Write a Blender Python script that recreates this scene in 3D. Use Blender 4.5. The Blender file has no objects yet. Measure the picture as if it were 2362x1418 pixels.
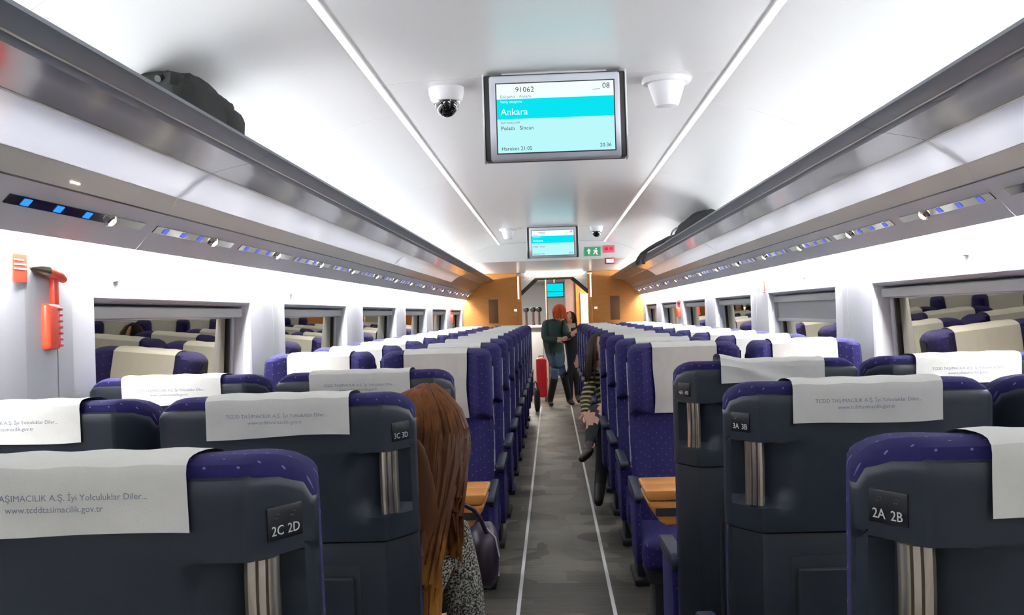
import bpy, bmesh, math, random
from mathutils import Vector, Matrix, noise

# ------------------------------------------------------------------ camera, world, exposure
scene = bpy.context.scene
COL = scene.collection
FPX, ROLL, VPX, VPY = 2310.0, 0.031, 1272.0, 722.0
EYE = Vector((-0.03, 0.0, 1.42))
cy_ = Vector((VPX - 1181, -(VPY - 709), -FPX)).normalized()      # world Y seen from the camera
cu_ = Vector((-math.sin(ROLL), math.cos(ROLL), 0))
cz_ = (cu_ - cy_ * cu_.dot(cy_)).normalized()
cx_ = cy_.cross(cz_)
cam = bpy.data.cameras.new('camera')
cam.sensor_width = 36.0
cam.lens = 36.0 * FPX / 2362.0
cam.clip_start = 0.02
camo = bpy.data.objects.new('camera', cam)
COL.objects.link(camo)
camo.matrix_world = Matrix.Translation(EYE) @ Matrix((cx_, cy_, cz_)).to_4x4()
scene.camera = camo
world = bpy.data.worlds.new('night')
scene.world = world
world.use_nodes = True
world.node_tree.nodes['Background'].inputs[0].default_value = (0.004, 0.005, 0.008, 1)
world.node_tree.nodes['Background'].inputs[1].default_value = 1.0
vs = scene.view_settings
vs.view_transform = 'Standard'
vs.look = 'None'
vs.exposure = 0.55
vs.gamma = 1.0
vs.use_curve_mapping = False
scene.render.film_transparent = False
UPLIGHT, WALLLIGHT, LINE = 56.0, 106.0, 0.85      # lamp strips of the carriage

random.seed(7)
PI = math.pi

# ------------------------------------------------------------------ materials
def lin(c):
    f = lambda v: v / 12.92 if v <= 0.04045 else ((v + 0.055) / 1.055) ** 2.4
    return (f(c[0] / 255), f(c[1] / 255), f(c[2] / 255), 1)

MATS = {}
def mat(name, rgb, rough=0.5, metal=0.0, spec=0.5, emit=None, noise_amt=0.0, noise_scale=20.0, bump=0.0, bump_scale=200.0, coat=0.0):
    m = bpy.data.materials.new(name)
    m.use_nodes = True
    nt = m.node_tree
    b = nt.nodes['Principled BSDF']
    col = lin(rgb)
    b.inputs['Base Color'].default_value = col
    b.inputs['Roughness'].default_value = rough
    b.inputs['Metallic'].default_value = metal
    b.inputs['Specular IOR Level'].default_value = spec
    b.inputs['Coat Weight'].default_value = coat
    if emit is not None:
        b.inputs['Emission Color'].default_value = col
        b.inputs['Emission Strength'].default_value = emit
    tc = None
    if noise_amt or bump:
        tc = nt.nodes.new('ShaderNodeTexCoord')
    if noise_amt:
        n = nt.nodes.new('ShaderNodeTexNoise')
        n.inputs['Scale'].default_value = noise_scale
        n.inputs['Detail'].default_value = 4
        nt.links.new(tc.outputs['Object'], n.inputs['Vector'])
        mx = nt.nodes.new('ShaderNodeMix')
        mx.data_type = 'RGBA'
        mx.inputs[6].default_value = tuple(max(0, v * (1 - noise_amt)) for v in col[:3]) + (1,)
        mx.inputs[7].default_value = tuple(min(1, v * (1 + noise_amt)) for v in col[:3]) + (1,)
        nt.links.new(n.outputs['Fac'], mx.inputs[0])
        nt.links.new(mx.outputs[2], b.inputs['Base Color'])
    if bump:
        n2 = nt.nodes.new('ShaderNodeTexNoise')
        n2.inputs['Scale'].default_value = bump_scale
        n2.inputs['Detail'].default_value = 3
        nt.links.new(tc.outputs['Object'], n2.inputs['Vector'])
        bp = nt.nodes.new('ShaderNodeBump')
        bp.inputs['Strength'].default_value = bump
        bp.inputs['Distance'].default_value = 0.004
        nt.links.new(n2.outputs['Fac'], bp.inputs['Height'])
        nt.links.new(bp.outputs['Normal'], b.inputs['Normal'])
    MATS[name] = m
    return m

def emission(name, rgb, strength):
    m = bpy.data.materials.new(name)
    m.use_nodes = True
    nt = m.node_tree
    nt.nodes.remove(nt.nodes['Principled BSDF'])
    e = nt.nodes.new('ShaderNodeEmission')
    e.inputs[0].default_value = lin(rgb)
    e.inputs[1].default_value = strength
    nt.links.new(e.outputs[0], nt.nodes['Material Output'].inputs[0])
    MATS[name] = m
    return m

def M_(nt, op, a, b=None, c=None):
    n = nt.nodes.new('ShaderNodeMath')
    n.operation = op
    for i, v in enumerate((a, b, c)):
        if v is None:
            continue
        if isinstance(v, (int, float)):
            n.inputs[i].default_value = v
        else:
            nt.links.new(v, n.inputs[i])
    return n.outputs[0]

def fabric(name, rgb, dot, step=0.034, rad=0.10):
    m = mat(name, rgb, rough=0.85, spec=0.25, bump=0.25, bump_scale=900)
    nt = m.node_tree
    b = nt.nodes['Principled BSDF']
    b.inputs['Sheen Weight'].default_value = 0.05
    b.inputs['Sheen Tint'].default_value = lin((150, 140, 200))
    tc = nt.nodes.new('ShaderNodeTexCoord')
    sp = nt.nodes.new('ShaderNodeSeparateXYZ')
    nt.links.new(tc.outputs['Object'], sp.inputs[0])
    u = M_(nt, 'DIVIDE', sp.outputs[0], step)
    v = M_(nt, 'DIVIDE', M_(nt, 'ADD', sp.outputs[2], sp.outputs[1]), step)
    a = M_(nt, 'ADD', u, v)
    c = M_(nt, 'SUBTRACT', u, v)
    fa = M_(nt, 'SUBTRACT', M_(nt, 'FRACT', a), 0.5)
    fc = M_(nt, 'SUBTRACT', M_(nt, 'FRACT', c), 0.5)
    d = M_(nt, 'SQRT', M_(nt, 'ADD', M_(nt, 'MULTIPLY', fa, fa), M_(nt, 'MULTIPLY', fc, fc)))
    k = M_(nt, 'LESS_THAN', d, rad)
    nz = nt.nodes.new('ShaderNodeTexNoise')
    nz.inputs['Scale'].default_value = 350
    nt.links.new(tc.outputs['Object'], nz.inputs['Vector'])
    base = nt.nodes.new('ShaderNodeMix')
    base.data_type = 'RGBA'
    c0 = lin(rgb)
    base.inputs[6].default_value = tuple(x * 0.7 for x in c0[:3]) + (1,)
    base.inputs[7].default_value = tuple(min(1, x * 1.3) for x in c0[:3]) + (1,)
    nt.links.new(nz.outputs['Fac'], base.inputs[0])
    mx = nt.nodes.new('ShaderNodeMix')
    mx.data_type = 'RGBA'
    nt.links.new(base.outputs[2], mx.inputs[6])
    mx.inputs[7].default_value = lin(dot)
    nt.links.new(k, mx.inputs[0])
    nt.links.new(mx.outputs[2], b.inputs['Base Color'])
    return m

def wood(name, rgb, rough=0.4, scale=6.0):
    m = mat(name, rgb, rough=rough, spec=0.4)
    nt = m.node_tree
    b = nt.nodes['Principled BSDF']
    tc = nt.nodes.new('ShaderNodeTexCoord')
    mp = nt.nodes.new('ShaderNodeMapping')
    mp.inputs['Scale'].default_value = (1.0, 1.0, 9.0)
    nt.links.new(tc.outputs['Object'], mp.inputs[0])
    n = nt.nodes.new('ShaderNodeTexNoise')
    n.inputs['Scale'].default_value = scale
    n.inputs['Detail'].default_value = 5
    n.inputs['Distortion'].default_value = 0.6
    nt.links.new(mp.outputs[0], n.inputs['Vector'])
    mx = nt.nodes.new('ShaderNodeMix')
    mx.data_type = 'RGBA'
    c = lin(rgb)
    mx.inputs[6].default_value = tuple(v * 0.78 for v in c[:3]) + (1,)
    mx.inputs[7].default_value = tuple(min(1, v * 1.18) for v in c[:3]) + (1,)
    nt.links.new(n.outputs['Fac'], mx.inputs[0])
    nt.links.new(mx.outputs[2], b.inputs['Base Color'])
    return m

mat('white_plastic', (232, 233, 235), 0.45)
mat('wall_white', (199, 200, 205), 0.5)
mat('ceiling_white', (224, 225, 225), 0.24, spec=0.5)
mat('ceiling_grey', (176, 177, 175), 0.45)
mat('seam_dark', (90, 92, 95), 0.7)
mat('lip_grey', (128, 134, 141), 0.42, metal=0.35, noise_amt=0.05, noise_scale=300)
mat('shelf_metal', (184, 182, 178), 0.13, metal=0.8)
mat('profile_metal', (250, 243, 228), 0.22, metal=0.0, spec=0.8, coat=0.6)
mat('service_grey', (220, 220, 222), 0.42)
mat('strip_black', (26, 27, 30), 0.10, spec=0.7)
mat('chrome', (225, 222, 214), 0.12, metal=1.0)
mat('steel', (222, 212, 194), 0.24, metal=0.88, noise_amt=0.08, noise_scale=60)
mat('steel_dark', (92, 84, 72), 0.35, metal=1.0)
mat('shell_grey', (30, 36, 43), 0.42, spec=0.35, bump=0.05, bump_scale=700)
mat('shell_dark', (23, 28, 34), 0.5, spec=0.35, bump=0.05, bump_scale=700)
mat('recess_dark', (30, 34, 38), 0.6)
mat('base_dark', (28, 29, 33), 0.6)
mat('arm_blue', (35, 41, 58), 0.42)
mat('piping_grey', (165, 168, 178), 0.4)
mat('cover_cloth', (246, 245, 237), 0.9, spec=0.1, noise_amt=0.05, noise_scale=30, bump=0.12, bump_scale=400)
mat('print_grey', (120, 128, 140), 0.8)
mat('print_navy', (52, 44, 92), 0.8)
mat('print_red', (176, 60, 84), 0.8)
mat('plate_black', (20, 22, 25), 0.35)
mat('plate_text', (236, 236, 232), 0.5)
mat('braille_grey', (95, 98, 102), 0.5)
mat('rubber_black', (16, 16, 17), 0.5)
mat('frame_grey', (188, 190, 194), 0.4)
mat('blind_grey', (196, 197, 194), 0.6)
mat('red_plastic', (232, 74, 44), 0.35)
mat('red_sign', (222, 70, 44), 0.5)
mat('red_dark', (150, 24, 30), 0.4)
mat('sign_white', (238, 238, 236), 0.5)
mat('green_sign', (40, 128, 82), 0.5)
mat('crimson_sign', (196, 62, 88), 0.5)
mat('bezel_silver', (208, 211, 220), 0.35, metal=0.15)
mat('dark_frame', (42, 40, 38), 0.5)
mat('bag_black', (22, 25, 23), 0.75, noise_amt=0.3, noise_scale=25, bump=0.3, bump_scale=60)
mat('strap_black', (14, 14, 15), 0.7)
mat('bag_purple', (38, 25, 38), 0.4)
mat('suitcase_red', (186, 24, 34), 0.35)
mat('brown_recess', (96, 60, 26), 0.6)
mat('skin', (222, 172, 146), 0.5)
mat('jacket_green', (15, 44, 38), 0.75, noise_amt=0.2, noise_scale=30)
mat('jeans', (64, 82, 104), 0.8, noise_amt=0.25, noise_scale=25)
mat('black_cloth', (20, 20, 23), 0.8)
mat('boot_black', (18, 17, 18), 0.45)
mat('boot_brown', (52, 34, 28), 0.4)
mat('scarf_cream', (226, 212, 180), 0.9)
mat('top_pink', (214, 178, 160), 0.8)
mat('grey_door', (190, 188, 184), 0.4)
mat('dispenser_brown', (70, 46, 40), 0.5)
mat('rose_wall', (160, 136, 130), 0.5)
mat('camera_glass', (8, 8, 9), 0.05, spec=0.8)
fabric('seat_fabric', (31, 27, 76), (114, 110, 158), step=0.040, rad=0.062)
wood('wood_panel', (190, 128, 58), 0.42)
wood('wood_table', (206, 140, 66), 0.35)
wood('reflected_wood', (168, 136, 112), 0.35)  # brown painted in for the partition wood reflected by the rack ends
emission('led_up', (250, 252, 255), UPLIGHT)
emission('led_wall', (252, 252, 255), WALLLIGHT)
emission('led_line', (255, 255, 255), LINE)
emission('reading_glow', (255, 250, 238), 1.6)
emission('reading_bright', (255, 250, 238), 5.0)
emission('blue_led', (40, 120, 255), 1.4)
emission('blue_led_soft', (110, 120, 235), 0.7)
emission('warm_strip', (255, 240, 214), 1.8)
emission('door_glow', (255, 244, 226), 9.0)
emission('lamp_round', (255, 246, 230), 6.0)
emission('vestibule_panel', (255, 246, 232), 60.0)

emission('screen_white', (240, 255, 255), 0.72)
emission('screen_cyan', (10, 226, 240), 0.70)
emission('screen_pale', (186, 246, 249), 0.70)

def striped_sleeve():
    m = mat('striped_knit', (190, 160, 90), 0.9)
    nt = m.node_tree
    b = nt.nodes['Principled BSDF']
    tc = nt.nodes.new('ShaderNodeTexCoord')
    sp = nt.nodes.new('ShaderNodeSeparateXYZ')
    nt.links.new(tc.outputs['Object'], sp.inputs[0])
    k = M_(nt, 'GREATER_THAN', M_(nt, 'FRACT', M_(nt, 'MULTIPLY', M_(nt, 'ADD', sp.outputs[2], M_(nt, 'MULTIPLY', sp.outputs[1], 0.3)), 24)), 0.62)
    mx = nt.nodes.new('ShaderNodeMix')
    mx.data_type = 'RGBA'
    mx.inputs[6].default_value = lin((34, 36, 24))
    mx.inputs[7].default_value = lin((178, 166, 118))
    nt.links.new(k, mx.inputs[0])
    nt.links.new(mx.outputs[2], b.inputs['Base Color'])
striped_sleeve()

def boucle():
    m = mat('boucle', (90, 90, 86), 0.95, bump=1.0, bump_scale=140)
    nt = m.node_tree
    b = nt.nodes['Principled BSDF']
    tc = nt.nodes.new('ShaderNodeTexCoord')
    n = nt.nodes.new('ShaderNodeTexNoise')
    n.inputs['Scale'].default_value = 230
    n.inputs['Detail'].default_value = 3
    nt.links.new(tc.outputs['Object'], n.inputs['Vector'])
    r = nt.nodes.new('ShaderNodeValToRGB')
    r.color_ramp.elements[0].position = 0.42
    r.color_ramp.elements[0].color = lin((20, 21, 19))
    r.color_ramp.elements[1].position = 0.66
    r.color_ramp.elements[1].color = lin((205, 202, 186))
    nt.links.new(n.outputs['Fac'], r.inputs[0])
    nt.links.new(r.outputs[0], b.inputs['Base Color'])
boucle()

def hair_material(name, ramp, axis_lo, axis_hi):
    m = mat(name, (90, 50, 20), 0.5, spec=0.12)
    nt = m.node_tree
    b = nt.nodes['Principled BSDF']
    tc = nt.nodes.new('ShaderNodeTexCoord')
    sp = nt.nodes.new('ShaderNodeSeparateXYZ')
    nt.links.new(tc.outputs['Object'], sp.inputs[0])
    n = nt.nodes.new('ShaderNodeTexNoise')
    n.inputs['Scale'].default_value = 70
    mp = nt.nodes.new('ShaderNodeMapping')
    mp.inputs['Scale'].default_value = (1, 1, 0.06)
    nt.links.new(tc.outputs['Object'], mp.inputs[0])
    nt.links.new(mp.outputs[0], n.inputs['Vector'])
    z = M_(nt, 'DIVIDE', M_(nt, 'SUBTRACT', sp.outputs[2], axis_lo), axis_hi - axis_lo)
    z = M_(nt, 'ADD', z, M_(nt, 'MULTIPLY', M_(nt, 'SUBTRACT', n.outputs['Fac'], 0.5), 0.5))
    r = nt.nodes.new('ShaderNodeValToRGB')
    els = r.color_ramp.elements
    els[0].position, els[0].color = ramp[0][0], lin(ramp[0][1])
    els[1].position, els[1].color = ramp[-1][0], lin(ramp[-1][1])
    for p, c in ramp[1:-1]:
        e = els.new(p)
        e.color = lin(c)
    nt.links.new(z, r.inputs[0])
    nt.links.new(r.outputs[0], b.inputs['Base Color'])
hair_material('ombre_hair', [(0.0, (186, 136, 70)), (0.28, (146, 98, 44)), (0.52, (72, 40, 17)), (0.80, (64, 37, 17)), (1.0, (98, 56, 24))], 0.58, 1.26)
hair_material('red_hair', [(0.0, (150, 62, 30)), (1.0, (196, 88, 46))], 1.2, 1.6)
hair_material('dark_hair', [(0.0, (40, 28, 20)), (1.0, (52, 38, 28))], 0.8, 1.3)

def glass_materials():
    m = bpy.data.materials.new('night_glass')
    m.use_nodes = True
    nt = m.node_tree
    nt.nodes.remove(nt.nodes['Principled BSDF'])
    g = nt.nodes.new('ShaderNodeBsdfGlossy')
    g.inputs['Roughness'].default_value = 0.015
    g.inputs['Color'].default_value = lin((240, 232, 210))
    t = nt.nodes.new('ShaderNodeBsdfTransparent')
    t.inputs[0].default_value = (0.25, 0.27, 0.27, 1)
    f = nt.nodes.new('ShaderNodeFresnel')
    f.inputs[0].default_value = 2.6
    x = nt.nodes.new('ShaderNodeMixShader')
    nt.links.new(M_(nt, 'MINIMUM', M_(nt, 'ADD', f.outputs[0], 0.25), 1.0), x.inputs[0])
    nt.links.new(t.outputs[0], x.inputs[1])
    nt.links.new(g.outputs[0], x.inputs[2])
    nt.links.new(x.outputs[0], nt.nodes['Material Output'].inputs[0])
    MATS['night_glass'] = m
    m = bpy.data.materials.new('milky_glass')
    m.use_nodes = True
    nt = m.node_tree
    nt.nodes.remove(nt.nodes['Principled BSDF'])
    tl = nt.nodes.new('ShaderNodeBsdfTranslucent')
    tl.inputs[0].default_value = (0.74, 0.74, 0.78, 1)
    df = nt.nodes.new('ShaderNodeBsdfDiffuse')
    df.inputs[0].default_value = (0.80, 0.80, 0.84, 1)
    tr = nt.nodes.new('ShaderNodeBsdfTransparent')
    tr.inputs[0].default_value = (0.70, 0.70, 0.73, 1)
    gl = nt.nodes.new('ShaderNodeBsdfGlossy')
    gl.inputs['Roughness'].default_value = 0.08
    a = nt.nodes.new('ShaderNodeMixShader')
    a.inputs[0].default_value = 0.35
    nt.links.new(tl.outputs[0], a.inputs[1])
    nt.links.new(df.outputs[0], a.inputs[2])
    b2 = nt.nodes.new('ShaderNodeMixShader')
    b2.inputs[0].default_value = 0.30
    nt.links.new(a.outputs[0], b2.inputs[1])
    nt.links.new(tr.outputs[0], b2.inputs[2])
    c = nt.nodes.new('ShaderNodeMixShader')
    lw = nt.nodes.new('ShaderNodeFresnel')
    lw.inputs[0].default_value = 1.5
    nt.links.new(lw.outputs[0], c.inputs[0])
    nt.links.new(b2.outputs[0], c.inputs[1])
    nt.links.new(gl.outputs[0], c.inputs[2])
    nt.links.new(c.outputs[0], nt.nodes['Material Output'].inputs[0])
    MATS['milky_glass'] = m
glass_materials()

def floor_material():
    m = mat('floor_vinyl', (92, 88, 80), 0.42, spec=0.4)
    nt = m.node_tree
    b = nt.nodes['Principled BSDF']
    tc = nt.nodes.new('ShaderNodeTexCoord')
    mp = nt.nodes.new('ShaderNodeMapping')
    mp.inputs['Scale'].default_value = (1.6, 60.0, 1.0)
    nt.links.new(tc.outputs['Object'], mp.inputs[0])
    n = nt.nodes.new('ShaderNodeTexNoise')
    n.inputs['Scale'].default_value = 1.0
    n.inputs['Detail'].default_value = 5
    nt.links.new(mp.outputs[0], n.inputs['Vector'])
    mp2 = nt.nodes.new('ShaderNodeMapping')
    mp2.inputs['Scale'].default_value = (4.2, 4.0, 1.0)
    nt.links.new(tc.outputs['Object'], mp2.inputs[0])
    vo = nt.nodes.new('ShaderNodeTexVoronoi')
    vo.distance = 'CHEBYCHEV'
    vo.inputs['Scale'].default_value = 1.0
    nt.links.new(mp2.outputs[0], vo.inputs['Vector'])
    sep = nt.nodes.new('ShaderNodeSeparateColor')
    nt.links.new(vo.outputs['Color'], sep.inputs[0])
    k = M_(nt, 'ADD', M_(nt, 'MULTIPLY', n.outputs['Fac'], 0.55), M_(nt, 'MULTIPLY', sep.outputs[0], 0.45))
    r = nt.nodes.new('ShaderNodeValToRGB')
    r.color_ramp.elements[0].position = 0.28
    r.color_ramp.elements[0].color = lin((58, 55, 49))
    r.color_ramp.elements[1].position = 0.72
    r.color_ramp.elements[1].color = lin((112, 107, 97))
    nt.links.new(k, r.inputs[0])
    nt.links.new(r.outputs[0], b.inputs['Base Color'])
    wv = nt.nodes.new('ShaderNodeTexWave')
    wv.bands_direction = 'Y'
    wv.inputs['Scale'].default_value = 30
    nt.links.new(tc.outputs['Object'], wv.inputs['Vector'])
    bp = nt.nodes.new('ShaderNodeBump')
    bp.inputs['Strength'].default_value = 0.25
    bp.inputs['Distance'].default_value = 0.002
    nt.links.new(wv.outputs['Fac'], bp.inputs['Height'])
    nt.links.new(bp.outputs['Normal'], b.inputs['Normal'])
floor_material()

# ------------------------------------------------------------------ mesh helpers
class MB:
    def __init__(s):
        s.v, s.f, s.m = [], [], []
        s.mats = []
    def mi(s, name):
        if name not in s.mats:
            s.mats.append(name)
        return s.mats.index(name)
    def add(s, verts, faces, m):
        o = len(s.v)
        s.v += [tuple(p) for p in verts]
        i = s.mi(m)
        for f in faces:
            s.f.append(tuple(o + k for k in f))
            s.m.append(i)
        return s
    def box(s, x0, x1, y0, y1, z0, z1, m):
        v = [(x0, y0, z0), (x1, y0, z0), (x1, y1, z0), (x0, y1, z0), (x0, y0, z1), (x1, y0, z1), (x1, y1, z1), (x0, y1, z1)]
        f = [(0, 3, 2, 1), (4, 5, 6, 7), (0, 1, 5, 4), (1, 2, 6, 5), (2, 3, 7, 6), (3, 0, 4, 7)]
        return s.add(v, f, m)
    def quad(s, a, b, c, d, m):
        return s.add([a, b, c, d], [(0, 1, 2, 3)], m)
    def prism(s, poly, y0, y1, m, axis='y'):
        """closed polygon (a, b) swept along an axis; poly gives (x, z) for 'y', (y, z) for 'x', (x, y) for 'z'"""
        n = len(poly)
        P = {'y': lambda p, t: (p[0], t, p[1]), 'x': lambda p, t: (t, p[0], p[1]), 'z': lambda p, t: (p[0], p[1], t)}[axis]
        v = [P(p, y0) for p in poly] + [P(p, y1) for p in poly]
        f = [tuple(range(n))[::-1], tuple(range(n, 2 * n))]
        f += [(i, (i + 1) % n, n + (i + 1) % n, n + i) for i in range(n)]
        return s.add(v, f, m)
    def band(s, line, th, y0, y1, m, ny=1):
        """open polyline (x, z) with thickness th (up along +normal) swept along y"""
        n = len(line)
        off = []
        for i, (x, z) in enumerate(line):
            a = line[max(0, i - 1)]
            b = line[min(n - 1, i + 1)]
            d = Vector((b[0] - a[0], b[1] - a[1])).normalized()
            off.append((x - d.y * th, z + d.x * th))
        return s.prism(list(line) + off[::-1], y0, y1, m)
    def loft(s, rings, m, cap=True, closed=True):
        n = len(rings[0])
        v = [p for r in rings for p in r]
        f = []
        for k in range(len(rings) - 1):
            for i in range(n if closed else n - 1):
                j = (i + 1) % n
                f.append((k * n + i, k * n + j, (k + 1) * n + j, (k + 1) * n + i))
        if cap:
            f.append(tuple(range(n))[::-1])
            f.append(tuple(range((len(rings) - 1) * n, len(rings) * n)))
        return s.add(v, f, m)
    def tube(s, path, r, m, seg=8, flat=1.0):
        path = [Vector(p) for p in path]
        rs = r if isinstance(r, (list, tuple)) else [r] * len(path)
        rings = []
        up = Vector((0, 0, 1))
        for i, p in enumerate(path):
            d = (path[min(i + 1, len(path) - 1)] - path[max(i - 1, 0)])
            d = d.normalized() if d.length > 1e-9 else Vector((0, 0, 1))
            a = d.cross(up)
            if a.length < 1e-3:
                a = Vector((1, 0, 0))
            a.normalize()
            b = a.cross(d).normalized()
            rings.append([p + (a * math.cos(t) + b * math.sin(t) * flat) * rs[i] for t in [2 * PI * k / seg for k in range(seg)]])
        return s.loft(rings, m)
    def lathe(s, prof, m, seg=24, c=(0, 0, 0)):
        rings = []
        for r, z in prof:
            rings.append([(c[0] + r * math.cos(2 * PI * k / seg), c[1] + r * math.sin(2 * PI * k / seg), c[2] + z) for k in range(seg)])
        return s.loft(rings, m)
    def ellipsoid(s, c, r, m, seg=16, rings=10):
        R = []
        for i in range(1, rings):
            t = PI * i / rings
            R.append([(c[0] + r[0] * math.sin(t) * math.cos(2 * PI * k / seg), c[1] + r[1] * math.sin(t) * math.sin(2 * PI * k / seg), c[2] - r[2] * math.cos(t)) for k in range(seg)])
        return s.loft(R, m)
    def mirrored(s):
        o = MB()
        o.v = [(-x, y, z) for x, y, z in s.v]
        o.f = [tuple(reversed(f)) for f in s.f]
        o.m = list(s.m)
        o.mats = list(s.mats)
        return o
    def mesh(s, name, bevel=0.0, seg=2, smooth=None, recalc=True):
        me = bpy.data.meshes.new(name)
        me.from_pydata([tuple(p) for p in s.v], [], s.f)
        for mname in s.mats:
            me.materials.append(MATS[mname])
        me.polygons.foreach_set('material_index', s.m)
        bm = bmesh.new()
        bm.from_mesh(me)
        if recalc:
            bmesh.ops.recalc_face_normals(bm, faces=bm.faces)
        if bevel:
            ed = [e for e in bm.edges if len(e.link_faces) == 2 and e.calc_face_angle(0) > 0.6]
            bmesh.ops.bevel(bm, geom=ed, offset=bevel, segments=seg, profile=0.5, affect='EDGES', clamp_overlap=True)
        bm.to_mesh(me)
        bm.free()
        if smooth is None:
            smooth = bool(bevel)
        if smooth:
            me.polygons.foreach_set('use_smooth', [True] * len(me.polygons))
            try:
                me.set_sharp_from_angle(angle=math.radians(40))
            except Exception:
                pass
        me.update()
        return me
    def build(s, name, parent=None, bevel=0.0, seg=2, smooth=None, recalc=True):
        o = bpy.data.objects.new(name, s.mesh(name, bevel, seg, smooth, recalc))
        COL.objects.link(o)
        o.parent = parent
        return o

def new_obj(name, me, parent=None):
    o = bpy.data.objects.new(name, me)
    COL.objects.link(o)
    o.parent = parent
    return o

def empty(name, loc=(0, 0, 0), rz=0.0):
    o = bpy.data.objects.new(name, None)
    o.empty_display_size = 0.1
    COL.objects.link(o)
    o.location = loc
    o.rotation_euler = (0, 0, rz)
    return o

def tag(o, label=None, cat=None, group=None, kind=None):
    if label:
        o['label'] = label
    if cat:
        o['category'] = cat
    if group:
        o['group'] = group
    if kind:
        o['kind'] = kind
    return o

def copy_tree(o, parent=None):
    c = o.copy()
    COL.objects.link(c)
    c.parent = parent
    for ch in o.children:
        copy_tree(ch, c)
    return c

TEXTS = {}
def lettering(text, size, loc, rot, m, parent, align='LEFT', name='lettering', ext=0.0003, sx=1.0):
    cu = bpy.data.curves.new(name, 'FONT')
    cu.body = text
    cu.size = size
    cu.align_x = align
    cu.extrude = ext
    cu.resolution_u = 2
    cu.materials.append(MATS[m])
    key = (text, size, m, align, ext)
    if key not in TEXTS:
        tmp = bpy.data.objects.new(name, cu)
        COL.objects.link(tmp)
        dg = bpy.context.evaluated_depsgraph_get()
        dg.update()
        TEXTS[key] = bpy.data.meshes.new_from_object(tmp.evaluated_get(dg))
        bpy.data.objects.remove(tmp)
    o = bpy.data.objects.new(name, TEXTS[key])
    COL.objects.link(o)
    o.location = loc
    o.rotation_euler = rot
    o.scale = (sx, 1, 1)
    o.parent = parent
    return o

def smooth01(a, b, x):
    t = max(0.0, min(1.0, (x - a) / (b - a)))
    return t * t * (3 - 2 * t)

# ------------------------------------------------------------------ the carriage shell
Y0, YA, YE = -4.2, 12.4, 16.0          # behind the camera, arch, end partition
WX = 1.45                              # side wall
WP, WSTART, WLEN = 2.22, 3.06, 1.62    # window pitch, first near edge, length
WZ0, WZ1 = 0.74, 1.512

fl = MB().box(-1.6, 1.6, Y0, 24.0, -0.08, 0.0, 'floor_vinyl').build('floor')
tag(fl, 'dark grey ribbed vinyl floor of the carriage aisle', 'floor', kind='structure')
for k, x in enumerate((-0.232, 0.226)):
    st = MB().box(x - 0.009, x + 0.009, Y0, 15.3, 0.0, 0.003, 'sign_white').build('floor_line')
    tag(st, 'thin pale line along the ' + ('left' if k == 0 else 'right') + ' edge of the aisle floor', 'floor line', 'pale aisle floor lines', 'structure')

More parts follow.
